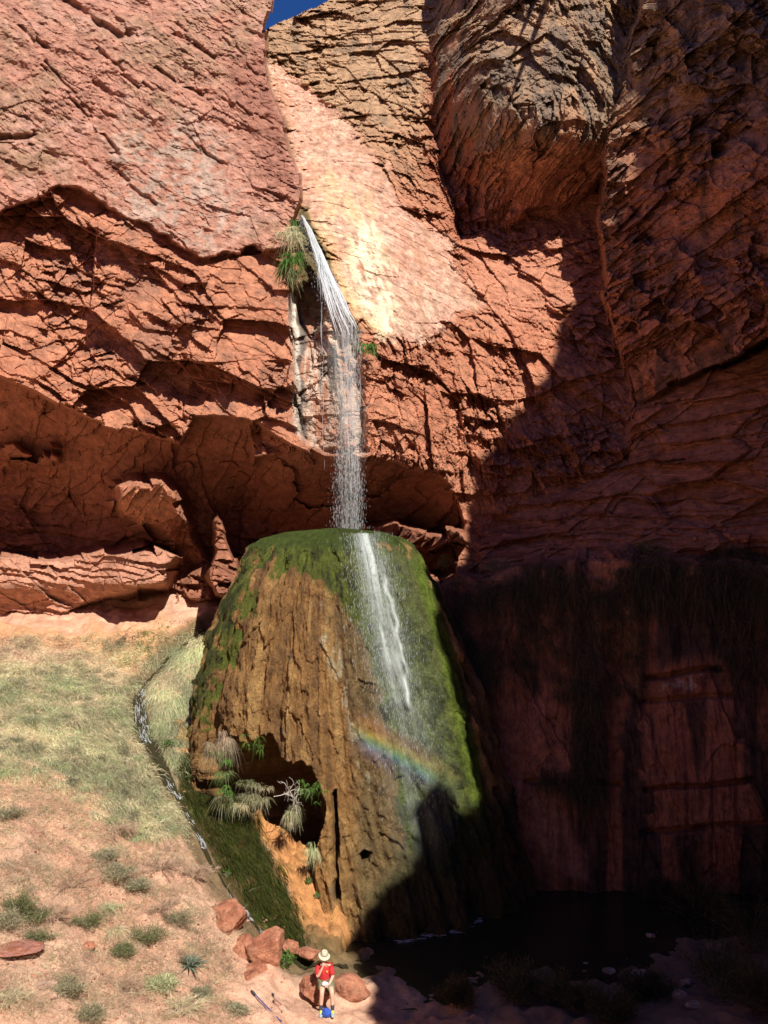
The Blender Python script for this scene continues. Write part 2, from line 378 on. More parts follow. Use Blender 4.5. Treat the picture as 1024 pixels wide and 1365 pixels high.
K = tint(K, (.80,.58,.32), fan*.5*sm(run+fin*.3, -.3, .1)); fan2 = sm(sdf(A, B, [(455,290),(500,300),(530,390),(532,444),(500,440),(470,380)]), -12, 16); K = tint(K, (.86,.76,.52), fan2*.85*sm(run+.4*fin, -.35, .0))
yel = sm(sdf(A2, B2, [(414,280),(432,300),(460,370),(500,430),(520,446),(485,440),(450,390),(420,330)]), -5, 8); K = tint(K, (.78,.52,.22), yel*.45)
K = tint(K, (.50,.22,.135), mM*(1-smoothC)*sm(sdf(A, B, [(640,300),(790,260),(780,420),(700,440),(600,440),(560,420)]), -10, 30)*.8)
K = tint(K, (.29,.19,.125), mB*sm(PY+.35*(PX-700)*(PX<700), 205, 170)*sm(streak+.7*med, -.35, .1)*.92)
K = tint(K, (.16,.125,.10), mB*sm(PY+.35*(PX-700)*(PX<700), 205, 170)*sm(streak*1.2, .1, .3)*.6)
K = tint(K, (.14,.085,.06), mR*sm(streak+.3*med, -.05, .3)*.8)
K = tint(K, (.45,.20,.12), mE*.5); K = tint(K, (.25,.09,.055), mE*sm(bed2+med, .2, .6)*.5)
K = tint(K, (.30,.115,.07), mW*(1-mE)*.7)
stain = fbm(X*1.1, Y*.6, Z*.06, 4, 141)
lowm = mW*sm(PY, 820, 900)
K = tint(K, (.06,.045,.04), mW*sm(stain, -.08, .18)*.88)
for poly, c in (([(700,930),(745,925),(765,940),(760,1020),(735,1040),(705,1030),(696,980)], (.42,.17,.11)), ([(705,1050),(745,1045),(770,1120),(785,1180),(740,1160),(712,1110)], (.40,.19,.13)),
                ([(855,935),(975,925),(990,1040),(1010,1100),(870,1110),(850,1020)], (.42,.17,.11)), ([(835,810),(848,810),(860,900),(850,930),(838,880)], (.42,.2,.1))):
    K = tint(K, c, mW*sm(sdf(A, B, poly), -7, 7)*.9)
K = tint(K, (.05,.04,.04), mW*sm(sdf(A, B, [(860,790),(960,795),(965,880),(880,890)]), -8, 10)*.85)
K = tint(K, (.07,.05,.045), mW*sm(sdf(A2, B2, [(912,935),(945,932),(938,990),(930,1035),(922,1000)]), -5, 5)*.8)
K = tint(K, (.6,.45,.4), mW*sm(sdf(A, B, [(890,908),(938,906),(940,916),(892,918)]), -3, 3)*sm(fin, -.1, .2)*.8)
# niche: white and grey streaks
ns = fbm(X*5, Y*3, Z*.35, 4, 151)
K = tint(K, (.62,.46,.36), niche*.9); K = tint(K, (.48,.22,.13), niche*sm(ns, .05, .25)*.9)
K = tint(K, (.13,.11,.09), niche*sm(-ns+.5*med, .15, .4)*.85)
wl = sm(sdf(A2, B2, [(384,392),(396,392),(402,500),(404,590),(392,575),(388,480)]), -3, 4); K = tint(K, (.70,.60,.50), wl*.9)
wd = sm(sdf(A2, B2, [(396,400),(408,440),(404,500),(412,590),(402,580),(395,480)]), -2, 3); K = tint(K, (.10,.09,.08), wd*.85)
moss = sm(sdf(A2, B2, [(396,275),(410,272),(432,330),(462,400),(482,445),(474,462),(455,420),(430,378),(398,385),(392,320)]), -3, 4)
K = tint(K, (.10,.085,.03), moss*.92)
K = tint(K, (.62,.34,.24), pil*.5)
K = tint(K, (.25,.095,.055), (1-mM)*(1-mL)*(1-mW)*(1-mR)*(1-mE)*(1-mB)*(1-pil)*(1-crag)*.6)  # alcove recess tinted dark: overhang shade put into the rock colour
K = tint(K, (.30,.16,.11), mL*(1-above)*sm(med+.5*big, .05, .3)*.55)
K = K*(1+.10*med+.10*fin)[..., None]
VERT = np.stack([X, Y, Z], -1).reshape(-1, 3); COLS = np.clip(K, .01, .95).reshape(-1, 3)
FA = grid_faces(*PX.shape)
ci = FA[:, 0]
sk = (sdf(PX+wx*.25+jx*.25, PY+wy*.2+jy*.3, [(361,-345),(362,0),(351,39),(380,24),(432,0),(520,-60),(700,-160),(720,-345)]) > 0).ravel()
keep = ~sk[ci]
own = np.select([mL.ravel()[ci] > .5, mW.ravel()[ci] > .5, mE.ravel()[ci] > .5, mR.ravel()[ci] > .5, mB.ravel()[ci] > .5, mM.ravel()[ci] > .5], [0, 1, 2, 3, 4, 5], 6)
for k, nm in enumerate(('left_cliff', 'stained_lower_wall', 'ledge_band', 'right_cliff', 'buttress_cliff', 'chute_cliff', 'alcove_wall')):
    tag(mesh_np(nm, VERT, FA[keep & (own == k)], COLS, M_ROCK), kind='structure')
CLIFF = (VERT, FA[keep])

# ================================================================== GROUND
gx = np.unique(np.r_[np.linspace(-140, -19, 40), np.arange(-19, 3, .055), np.arange(3, 15, .09), np.linspace(15, 140, 40)]).astype(F32)
gy = np.unique(np.r_[np.linspace(-120, 0, 30), np.arange(0, 15, .4), np.arange(15, 39.5, .055), np.linspace(39.5, 140, 25)]).astype(F32)
GX, GY = np.meshgrid(gx, gy)
def wp(px, py, d): p = P(px, py, d); return p
TP = [wp(*a) for a in ((0,1365,17.5),(-150,1365,17),(0,1250,19.8),(0,1120,22.5),(0,1050,24.5),(0,950,28),(0,880,32),(0,840,35),(0,800,37),(-150,950,27.5),(-150,820,35),
    (100,1365,18.8),(100,1200,21.8),(100,1080,24.5),(100,950,28.5),(100,870,33.5),(100,832,35.5),(200,1365,20),(200,1280,21),(180,1150,23.6),(160,1000,28.3),(200,858,34.6),(250,835,35.6),(300,800,36),
    (250,1200,23.7),(300,1225,23.5),(320,1300,22.2),(340,1365,21.2),(200,885,33.6),(187,960,30.9),(215,1020,29),(262,1100,27.2),(292,1155,25.9),(340,1222,24.8),(375,1262,24.2),(400,1290,23.6),
    (245,900,32),(255,980,30),(250,870,33.4),(300,1100,27.3),(340,1150,26.7),(370,1230,25.3),(330,1065,28),(380,1110,27.4),(420,1180,26.6),(455,1262,25.4),(430,1358,21.7),(480,1330,22.4),(390,1310,23),
    (700,1365,21),(1000,1365,20))]
TP += [(0,27,-.5),(3,27.2,-.6),(6,28.3,-.5),(3.3,25.2,-.28),(1,25.1,-.25),(9.5,25,.05),(12.5,28,-.3),(15,30,-.2),(0,31,-.3),(6,31,-.3),(0,0,10.2),(0,8,5.6),(-10,5,8),(10,5,8),(0,15,1.9),(20,20,3),(20,32,1),(-20,30,8),(-20,18,6),
       (0,-20,14),(-40,0,16),(40,0,10),(40,40,5),(-40,40,12),(0,60,5),(-3,40,7),(-10,45,9),(0,-100,20),(100,0,14),(-100,0,20),(0,130,8),(6,22.5,.15)]
fT = rbf([(p[0], p[1]) for p in TP], [p[2] for p in TP], 2e-4)
def ground_coarse(a, b): return fT(np.asarray(a, float), np.asarray(b, float))
GZ = upsample(ground_coarse, gx, gy, 7)
def proj(x, y, z):
    y = np.maximum(y, .5); return CX+x/y*FPX, CY-(z-CAMH)/y*FPX
GPX, GPY = proj(GX, GY, GZ); GPX = np.where(GY < 8, -2000, GPX)
STREAM = [(285,832),(250,852),(215,880),(192,902),(186,935),(190,968),(205,1000),(222,1035),(245,1070),(264,1105),(282,1140),(300,1172),(330,1212),(352,1238),(385,1258),(405,1285),(470,1290)]
sw = [(P(a, b, 30)) for a, b in STREAM]
# stream line in world: drop each sighted point onto the slope
def hit(px, py, fz=ground_coarse):
    lo = 14.0; d = lo
    while d < 60:
        x, y, z = P(px, py, d)
        if z < float(fz(np.array([x]), np.array([y]))[0]): break
        d += .15
    return (x, y)
SW = [hit(a, b) for a, b in STREAM]
dS, tS = pdist(GX, GY, SW)
chw = .42+.25*sm(tS, 9, 14)
n1 = fbm(GX*.5, GY*.5, GX*0, 4, 201); n2 = fbm(GX*2, GY*2, GX*0, 4, 211); n3 = fbm(GX*8, GY*8, GX*0, 3, 221)
cf, ce, cc, _, _ = cells(GX*1.2+.4*n2, GY*1.4+.4*n1, 44)
algae = sm(sdf(GPX+14*n2, GPY+14*n2, [(232,1010),(262,985),(300,1030),(335,1070),(345,1110),(372,1160),(398,1230),(420,1275),(395,1280),(360,1250),(300,1170),(262,1100),(235,1050)]), -4, 6)
apron = sm(sdf(GPX+10*n2, GPY+10*n2, [(240,960),(300,1000),(340,1050),(400,1085),(440,1140),(460,1200),(490,1270),(430,1290),(395,1270),(350,1150),(300,1080),(235,1000)]), -6, 8)
chan = sm(dS, chw*1.6, chw*.3)
GZ2 = GZ+.35*n1*(1-algae)+.22*n2*(1-algae)+.035*n3+.10*(cc-.5)*sm(ce, 0, .2)*(1-algae)
GZ2 = GZ2-.30*chan+apron*(1-algae)*(.30*fbm(GX*1.6, GY*1.6, GX*0, 4, 231)+.16*ridge(GX*3.2, GY*1.2, GX*0, 3, 232)+.05*n3)
flat = sm(sdf(GPX+8*n2, GPY+8*n2, [(345,1365),(385,1290),(420,1270),(500,1270),(640,1268),(640,1400),(340,1400)]), -10, 14)
pool = sm(sdf(GPX+8*n2, GPY+5*n2, [(455,1268),(520,1262),(640,1274),(760,1242),(860,1220),(1024,1232),(1200,1240),(1200,1120),(640,1120),(480,1190)]), -6, 10)*(GY > 20)
GZ2 = GZ2*(1-pool)+np.minimum(GZ2-.1, -.32+.05*n2)*pool
GK = np.zeros(GX.shape+(3,), F32)+col(.63,.36,.24)
GK = tint(GK, (.54,.27,.175), sm(n2+.3*n3, -.1, .3)*.6); GK = tint(GK, (.68,.44,.31), sm(n1+.3*n3, .0, .35)*.5)
straw = sm(sdf(GPX+22*n2, GPY+22*n2, [(-400,850),(120,850),(260,860),(290,860),(250,960),(240,1080),(215,1110),(160,1060),(60,1010),(-400,1010)]), -25, 25)
GK = tint(GK, (.52,.42,.26), straw*.65); GK = tint(GK, (.30,.29,.15), straw*sm(n2+n1, 0, .4)*.5)
orange = sm(sdf(GPX+10*n2, GPY+10*n2, [(-400,830),(100,835),(240,828),(300,820),(180,890),(60,860),(-400,860)]), -10, 10); GK = tint(GK, (.60,.27,.10), orange*.5)
GK = tint(GK, (.50,.225,.07), apron*(1-algae)*.9); GK = tint(GK, (.60,.34,.10), apron*(1-algae)*sm(n2, .1, .35)*.6); GK = tint(GK, (.24,.11,.04), apron*(1-algae)*sm(n3+.8*n2, .05, .4)*.75)
ag2 = fbm(GX*1.2+GY*.5, GY*.45, GX*0, 4, 241)
GK = tint(GK, (.026,.034,.005), algae*.97); GK = tint(GK, (.05,.07,.008), algae*sm(fbm(GX*5+GY*2, GY*1.2, GX*0, 3, 251), .0, .3)*.7); GK = tint(GK, (.07,.042,.015), algae*sm(ag2, .0, .25)*.7); GK = tint(GK, (.35,.2,.09), algae*sm(n3+.6*n2, .2, .7)*.35)
wet = sm(dS, chw*2.2, chw*.8)*(1-algae); GK = tint(GK, (.14,.10,.045), wet*.9)
shadeR = sm(GX, 1.2, 3.5)*sm(GY, 15, 20); GK = tint(GK, (.13,.075,.05), shadeR*.7)  # shade on the right-hand ground painted into the soil as a darker tint
GZ2 = GZ2+.09*np.abs(n3)*straw
GZ2 = GZ2-2.2*sm(GY, 28.1, 28.7)*sm(GX, -6.3, -5.7)*sm(GX, 1, 0)*sm(GY, 36, 34)
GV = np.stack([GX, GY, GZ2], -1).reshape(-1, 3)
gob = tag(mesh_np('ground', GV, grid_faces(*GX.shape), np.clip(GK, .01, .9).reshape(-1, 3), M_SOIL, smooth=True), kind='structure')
def gz(x, y):
    i = np.clip(np.searchsorted(gx, x)-1, 0, len(gx)-2); j = np.clip(np.searchsorted(gy, y)-1, 0, len(gy)-2)
    a = np.clip((x-gx[i])/(gx[i+1]-gx[i]), 0, 1); b = np.clip((y-gy[j])/(gy[j+1]-gy[j]), 0, 1)
    return (GZ2[j, i]*(1-a)+GZ2[j, i+1]*a)*(1-b)+(GZ2[j+1, i]*(1-a)+GZ2[j+1, i+1]*a)*b
def onground(px, py, d0=14., d1=45.):
    """where the sight line through a photo point meets the ground"""
    d = np.arange(d0, d1, .04); x = (px-CX)/FPX*d; z = CAMH-(py-CY)/FPX*d
    g = gz(x, d); k = np.argmax(z < g)
    return Vector((float(x[k]), float(d[k]), float(g[k])))

# ================================================================== TRAVERTINE MOUND
TH = np.radians(np.arange(-232, 52, .34)).astype(F32)          # -90 faces the camera
zz = np.r_[np.linspace(-1.2, 10.7, 560), np.linspace(10.73, 11.42, 50)].astype(F32)
TT, ZZ = np.meshgrid(TH, zz)
AXY = 31.5
# half outlines of the mound at its own distance (metres, read off at 31.5 m)
zk = [-1.2, 0, 2, 4, 6, 8, 9.5, 10.4, 10.85, 11.1, 11.3, 11.42]
xl = [-6.0, -6.0, -6.25, -6.4, -6.2, -5.65, -5.1, -4.6, -4.35, -4.0, -3.3, -1.9]
xr = [5.0, 4.9, 4.3, 3.75, 3.1, 2.3, 1.7, 1.2, .9, .55, -.1, -1.3]
XL = np.interp(ZZ, zk, xl); XR = np.interp(ZZ, zk, xr)
cxm = (XL+XR)/2; rx = (XR-XL)/2
ry = np.interp(ZZ, zk, [5.6, 5.3, 4.85, 4.4, 4.0, 3.55, 3.2, 2.7, 2.3, 1.95, 1.4, .5])
ct, st = np.cos(TT), np.sin(TT)
e = 2.15; rr = (np.abs(ct)**e+np.abs(st)**e)**(-1/e)
ux_ = ct*rr*rx; uy_ = st*rr*ry
tx = TT*5
pleat = fbm(tx*.9, ZZ*.06, O0[:1, :1]*0+ZZ*0, 4, 301)
flute = fbm(tx*3.2, ZZ*.22+.3*pleat, ZZ*0+2, 5, 311)
knob = fbm(tx*2.2, ZZ*2.0, ZZ*0, 5, 321); fine = fbm(tx*8, ZZ*3.5, ZZ*0, 4, 331)
rg = ridge(tx*1.6+.4*pleat, ZZ*.13, ZZ*0+5, 4, 341)
scal = ridge(tx*1.1+.5*pleat, ZZ*.55, ZZ*0+3, 4, 345); drip = facets((tx*1.6).astype(F32), (ZZ*.55+.5*pleat).astype(F32), 347, .5)[0]; drip2 = facets((tx*4.5).astype(F32), (ZZ*1.5+.5*flute).astype(F32), 348, .5)[0]
h = .50*pleat+.24*flute+.16*knob+.10*fine+.14*rg+.10*scal+.085*drip+.045*drip2+.35*sm(ZZ, 9, 10.5)*knob
MX = cxm+ux_*(1+h/5); MY = AXY+uy_*(1+h/5); MZ = ZZ+.06*knob
# slump of the whole front onto the projection used for the details
mpx, mpy = proj(MX, MY, MZ)
front = sm(st, -.05, -.25)
jag = 10*fbm(tx*6, ZZ*1.0, ZZ*0, 3, 351)+5*fbm(tx*16, ZZ*.6, ZZ*0, 2, 361)
cave = sm(sdf(mpx, mpy+jag, [(262,1070),(272,1012),(287,985),(300,972),(312,985),(330,992),(348,985),(364,985),(372,1010),(378,1018),(410,1018),(422,1040),(428,1060),(434,1080),(428,1105),(416,1135),(420,1190),(428,1250),(400,1290),(262,1290)]), -1.5, 3)*front
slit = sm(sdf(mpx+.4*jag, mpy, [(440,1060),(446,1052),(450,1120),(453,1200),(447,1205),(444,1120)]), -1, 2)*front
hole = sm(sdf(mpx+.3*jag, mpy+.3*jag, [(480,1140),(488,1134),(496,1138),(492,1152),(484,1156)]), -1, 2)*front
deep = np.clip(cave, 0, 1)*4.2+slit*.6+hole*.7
rad = np.sqrt(((MX-cxm))**2+(MY-AXY)**2)+1e-4
kx, ky = (MX-cxm)/rad, (MY-AXY)/rad
MX = MX-kx*deep; MY = MY-ky*deep*(1)
# colours
def pg(pts, a, b, j=12): return sm(sdf(mpx+j*knob+j*.5*flute, mpy+j*1.5*knob, pts), a, b)*front
MK = np.zeros(ZZ.shape+(3,), F32)+col(.36,.185,.060)
MK = tint(MK, (.50,.30,.11), sm(flute+.4*pleat+.4*fine, -.05, .25)*.7)
MK = tint(MK, (.19,.10,.04), sm(-flute+.4*knob+.3*fine, .05, .3)*.65)
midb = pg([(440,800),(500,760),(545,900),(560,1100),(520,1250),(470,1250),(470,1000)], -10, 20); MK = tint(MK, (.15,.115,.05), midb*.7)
orp = pg([(395,1100),(440,1110),(448,1250),(400,1290),(380,1200)], -6, 8); MK = tint(MK, (.46,.22,.07), orp*.7)
gtop = pg([(300,810),(335,725),(440,700),(570,730),(620,900),(665,1130),(590,1170),(540,1120),(525,1000),(505,900),(480,840),(440,785),(375,752),(340,775),(300,880),(280,930),(258,990),(262,920)], -4, 5, 30)
MK = tint(MK, (.105,.145,.014), gtop*.93); MK = tint(MK, (.03,.035,.01), gtop*sm(knob+.4*fine, -.02, .22)*.8); MK = tint(MK, (.12,.085,.03), gtop*sm(pleat-.3*knob, .1, .35)*.4)
ygr = pg([(546,745),(564,738),(600,860),(640,1000),(655,1120),(632,1080),(600,930)], -7, 9, 9); MK = tint(MK, (.16,.225,.02), ygr*.9)
wetg = pg([(485,720),(545,735),(590,900),(620,1060),(600,1180),(540,1200),(540,1000),(500,850)], -8, 14); MK = tint(MK, (.16,.19,.11), wetg*.35)
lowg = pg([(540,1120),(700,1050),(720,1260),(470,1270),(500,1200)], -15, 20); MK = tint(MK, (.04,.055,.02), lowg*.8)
spl = fbm(tx*1.4, ZZ*.5, ZZ*0+7, 4, 371); MK = tint(MK, (.15,.14,.115), (1-gtop)*sm(spl, .30, .42)*sm(mpx, 480, 400)*.8)
speck = pg([(425,800),(440,830),(480,960),(500,1060),(488,1060),(462,960),(430,860)], -4, 4, 9); MK = tint(MK, (.55,.47,.30), speck*sm(fine, -.05, .2)*.7)
MK = tint(MK, (.07,.10,.012), sm(ZZ+.3*knob, 10.75, 11.0))
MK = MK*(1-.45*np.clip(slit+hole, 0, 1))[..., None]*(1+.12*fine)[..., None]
MV = np.stack([MX, MY, MZ], -1).reshape(-1, 3)
# close the crown
mnd = empty('travertine_mound', (-.2, AXY, -.3)); tag(mnd, 'tall moss-covered orange and green travertine mound under the waterfall', 'rock mound')
mf = grid_faces(*TT.shape)
crown_c = np.array([[float(cxm[-1, 0]), AXY, float(MZ[-1].mean())+.02]], F32)
nrow, ncol = TT.shape; n0 = nrow*ncol
tri = np.stack([np.arange(ncol-1)+(nrow-1)*ncol, np.arange(1, ncol)+(nrow-1)*ncol, np.full(ncol-1, n0), np.full(ncol-1, n0)], 1)
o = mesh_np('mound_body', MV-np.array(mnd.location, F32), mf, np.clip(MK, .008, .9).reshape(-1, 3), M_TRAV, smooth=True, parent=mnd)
capv = np.r_[MV.reshape(nrow, ncol, 3)[-1], crown_c]-np.array(mnd.location, F32)
ck = np.r_[MK.reshape(nrow, ncol, 3)[-1], [[.08,.10,.02]]]
o = mesh_np('crown', capv, np.stack([np.arange(ncol-1), np.arange(1, ncol), np.full(ncol-1, ncol)], 1), np.clip(ck, .01, .9), M_TRAV, smooth=True, parent=mnd)

# ================================================================== NEAR CANYON WALL (right of and above the viewpoint; unseen, its outline shaped to cast the shade on the right half)
SP = [(9.0,-6),(9.0,14),(9.15,18.2),(9.9,20),(10.5,22),(10.3,22.8),(11.3,24.2),(11.9,24.6),(12.7,25),(13.0,25.8),(12.8,26.9),(13.6,27.7),(14.1,28),(14.6,27.3),(15.15,26.8),(15.4,27.2),
      (15.0,31),(14.84,33.4),(14.9,36.4),(15.0,37.4),(16,38.8),(18.5,40.8),(19.1,43.7),(19.4,45),(21,47.2),(22.7,48.9),(23.8,51),(24.4,53),(26.1,55.2),(27.2,59),(27,61.5),(27.3,63),(27.8,65.5),(29,68),(32.5,77.6),(45,95),(70,95),(70,-6)]
sx_, sz_ = np.meshgrid(np.arange(8, 71, .22).astype(F32), np.arange(-6, 96, .22).astype(F32))
sj = .25*fbm(sx_*1.2, sz_*1.2, sx_*0, 4, 401)
sd = sdf(sx_+sj, sz_+sj*.7, SP)
thk = np.sqrt(np.clip(sd, 0, 40))*1.1
rf1, _, _ = facets(sx_*.4, sz_*.5, 61, .4); rf2, _, _ = facets(sx_*1.3, sz_*1.7, 62, .4)
rel = (.5*rf1+.2*rf2)*sm(sd, 0, 2)
nn = np.array([.453, -.891, 0]); nn /= np.linalg.norm(nn); ee = np.array([.891, .453, 0]); ee /= np.linalg.norm(ee)
def spur(off):
    q = nn[None, None]*(-3+off)[..., None]+ee[None, None]*sx_[..., None]; q[..., 2] = sz_; return q.reshape(-1, 3)
va, vb = spur(-.08-.35*thk-rel), spur(.08+thk+rel)
ff = grid_faces(*sx_.shape); kf = (sd.ravel()[ff] > 0).all(1); ff = ff[kf]
sc_ = np.zeros(sx_.shape+(3,), F32)+col(.36,.14,.08); sc_ = tint(sc_, (.25,.11,.07), sm(rf1, 0, .5)).reshape(-1, 3)
tag(mesh_np('shade_caster_spur', np.r_[va, vb], np.r_[ff, ff[:, ::-1]+len(va)], np.r_[sc_, sc_], M_ROCK), kind='structure')

# the canyon closes in behind and to the left of the viewpoint
wpath = np.array([(-70,60),(-48,25),(-42,-10),(-30,-42),(5,-58),(42,-55),(75,-30),(80,10)], float)
wt = np.linspace(0, len(wpath)-1, 260); wx_ = np.interp(wt, np.arange(len(wpath)), wpath[:, 0]); wy_ = np.interp(wt, np.arange(len(wpath)), wpath[:, 1])
wxx, wzz = np.meshgrid(wt, np.linspace(-4, 1, 150)); hgt_ = 46+8*np.sin(wxx*1.7); zz2 = np.where(wzz < 0, wzz*3, wzz**1.0*hgt_)
WX = wx_[None]+0*wxx; WY = wy_[None]+0*wxx; rr_ = np.hypot(WX, WY); fw_ = facets((wxx*9).astype(F32), (zz2*.28).astype(F32), 88, .4)[0]+.5*facets((wxx*28).astype(F32), (zz2*.8).astype(F32), 89, .4)[0]
k_ = 1-(1.6*fw_-.10*zz2)/rr_*1.0
wc_ = np.zeros(WX.shape+(3,), F32)+col(.33,.13,.075)
tag(mesh_np('opposite_cliff', np.stack([WX*k_, WY*k_, zz2], -1).reshape(-1, 3), grid_faces(*WX.shape), wc_.reshape(-1, 3), M_ROCK), kind='structure')

# ================================================================== WATER
def water_mat(name, col_, rough, alpha=None, transl=.4, noise=None):
    m, n, out = new_mat(name)
    b = n.nodes.new('ShaderNodeBsdfPrincipled'); b.inputs['Base Color'].default_value = (*col_, 1); b.inputs['Roughness'].default_value = rough
    tr = n.nodes.new('ShaderNodeBsdfTranslucent'); tr.inputs[0].default_value = (*col_, 1)
    ms = n.nodes.new('ShaderNodeMixShader'); ms.inputs[0].default_value = transl
    n.links.new(b.outputs[0], ms.inputs[1]); n.links.new(tr.outputs[0], ms.inputs[2])
    tp = n.nodes.new('ShaderNodeBsdfTransparent'); m2 = n.nodes.new('ShaderNodeMixShader')
    a = n.nodes.new('ShaderNodeAttribute'); a.attribute_name = 'ex'
    if alpha is None: n.links.new(a.outputs['Fac'], m2.inputs[0])
    else: m2.inputs[0].default_value = alpha
    n.links.new(tp.outputs[0], m2.inputs[1]); n.links.new(ms.outputs[0], m2.inputs[2]); n.links.new(m2.outputs[0], out.inputs[0])
    return m
M_FOAM = water_mat('white_water', (.86, .9, .93), .35, alpha=.42)
M_SLIDE = water_mat('slide_water', (.92, .95, .97), .3, alpha=.72, transl=.25)
M_DROP = water_mat('falling_drops', (.86, .9, .93), .35, alpha=.38)
M_VEIL = water_mat('water_veil', (.80, .88, .84), .6)
def pool_mat():
    m, n, out = new_mat('pool_water'); b = n.nodes.new('ShaderNodeBsdfPrincipled'); n.links.new(b.outputs[0], out.inputs[0])
    b.inputs['Base Color'].default_value = (.035, .03, .015, 1); b.inputs['Roughness'].default_value = .08; b.inputs['IOR'].default_value = 1.33
    t = nz(n, 6, 4, sc=(1, 1.6, 1)); k = n.nodes.new('ShaderNodeBump'); k.inputs['Distance'].default_value = .02
    n.links.new(t.outputs['Fac'], k.inputs['Height']); n.links.new(k.outputs[0], b.inputs['Normal']); return m
M_POOL = pool_mat()
class MB:
    """collects tubes, ribbons and leaves as quads"""
    def __init__(s): s.v = []; s.f = []; s.c = []; s.n = 0
    def add(s, v, f, c=None):
        v = np.asarray(v, F32).reshape(-1, 3); s.v.append(v); s.f.append(np.asarray(f)+s.n); s.n += len(v)
        s.c.append(np.tile(np.array(c if c is not None else (1, 1, 1), F32), (len(v), 1)) if c is None or np.ndim(c) == 1 else np.asarray(c, F32))
    def tube(s, pts, r, c=None, k=4):
        pts = np.asarray(pts, float); m = len(pts); r = np.broadcast_to(np.asarray(r, float), (m,))
        t = np.gradient(pts, axis=0); t /= np.linalg.norm(t, axis=1)[:, None]+1e-9
        up = np.array([0, 0, 1.]) if abs(t[0, 2]) < .8 else np.array([0, 1., 0])
        a = np.cross(t, up); a /= np.linalg.norm(a, axis=1)[:, None]+1e-9; b = np.cross(t, a)
        an = np.arange(k)*2*math.pi/k
        v = pts[:, None]+r[:, None, None]*(np.cos(an)[None, :, None]*a[:, None]+np.sin(an)[None, :, None]*b[:, None])
        f = [(i*k+j, i*k+(j+1) % k, (i+1)*k+(j+1) % k, (i+1)*k+j) for i in range(m-1) for j in range(k)]
        if k == 4: f += [(0, 3, 2, 1), ((m-1)*k, (m-1)*k+1, (m-1)*k+2, (m-1)*k+3)]
        s.add(v, f, c)
    def build(s, name, mat, parent=None, org=(0, 0, 0), smooth=False, ex=None):
        v = np.concatenate(s.v)-np.array(org, F32)
        return mesh_np(name, v, np.concatenate(s.f), np.concatenate(s.c), mat, smooth, parent, ex)
def leaves(mb, P0, DIR, L, W, cols, droop=.0, seg=2):
    """many blades at once: P0 (n,3), DIR (n,3) unit, L, W (n,), cols (n,3)"""
    n = len(P0); L = np.broadcast_to(L, (n,)); W = np.broadcast_to(W, (n,))
    rv = RNG.normal(size=(n, 3)); sd_ = np.cross(DIR, rv); sd_ /= np.linalg.norm(sd_, axis=1)[:, None]+1e-9
    rows = []
    for i in range(seg+1):
        t = i/seg; p = P0+DIR*(L*t)[:, None]; p = p-np.array([0, 0, 1.])*(droop*L*t*t)[:, None]
        wd_ = W*(1-.85*t**1.5)*(.6 if i == 0 else 1)
        rows += [p-sd_*wd_[:, None]/2, p+sd_*wd_[:, None]/2]
    v = np.stack(rows, 1); k = 2*(seg+1); base = np.arange(n)[:, None]*k
    f = np.concatenate([base+np.array([2*i, 2*i+1, 2*i+3, 2*i+2]) for i in range(seg)], 0)
    mb.add(v.reshape(-1, 3), f, np.repeat(cols, k, 0))

# pool
pg_ = MB(); pv = [(-4, 22.5, -.13), (16, 22.5, -.13), (16, 33, -.13), (-4, 33, -.13)]
pg_.add(pv, [(0, 1, 2, 3)]); tag(pg_.build('pool_water', M_POOL), kind='structure')

# stream: a narrow sheet down the channel, white where it tumbles
sw_ = np.array(SW); tt_ = np.linspace(0, len(sw_)-1, 520)
sx = np.interp(tt_, np.arange(len(sw_)), sw_[:, 0]); sy = np.interp(tt_, np.arange(len(sw_)), sw_[:, 1])
ker = np.ones(25)/25; pad = lambda a: np.convolve(np.r_[np.full(12, a[0]), a, np.full(12, a[-1])], ker, 'valid')
sx, sy = pad(sx), pad(sy); tx_, ty_ = np.gradient(sx), np.gradient(sy); ln = np.hypot(tx_, ty_); nx_, ny_ = -ty_/ln, tx_/ln
ws = np.linspace(-1, 1, 13); hw = np.interp(tt_, [0, 2.5, 4, 5.5, 7, 9, 11, 14, 16], [.03, .06, .26, .30, .18, .08, .04, .05, .08])*(1+.35*fbm((tt_*2).astype(F32), (tt_*0).astype(F32), (tt_*0).astype(F32), 3, 415))
QX = sx[:, None]+nx_[:, None]*ws*hw[:, None]; QY = sy[:, None]+ny_[:, None]*ws*hw[:, None]
QZ = gz(QX, QY); QZ = QZ*.5+QZ[:, 6:7]*.5+.035+.02*fbm(QX.astype(F32)*9, QY.astype(F32)*9, QX.astype(F32)*0, 3, 411)
tag(mesh_np('stream_water', np.stack([QX, QY, QZ], -1).reshape(-1, 3), grid_faces(*QX.shape), None, M_POOL, True), kind='structure')
fo = MB()
for (t0, t1, k) in ((3.1, 5.6, 90), (7.0, 7.7, 22), (8.2, 8.6, 8), (9.0, 9.5, 16), (11.2, 12.4, 18), (12.7, 14.1, 60)):
    for i in range(k):
        c_ = RNG.uniform(t0, t1); l_ = RNG.uniform(.06, .28); a_ = np.linspace(c_, min(c_+l_, t1), 6)
        off = RNG.uniform(-.8, .8)*np.interp(c_, [0, 3, 4, 5.5, 9, 16], [.05, .12, .22, .26, .12, .12])
        ii = a_/(len(sw_)-1)*519; xx = np.interp(ii, np.arange(520), sx+nx_*off); yy = np.interp(ii, np.arange(520), sy+ny_*off)
        xx = xx+RNG.normal(0, .012, 6); zz_ = gz(xx, yy)+.06+RNG.uniform(0, .02, 6)
        fo.tube(np.c_[xx, yy, zz_], RNG.uniform(.005, .014)*np.array([.3, 1, .8, 1.1, .9, .3]))
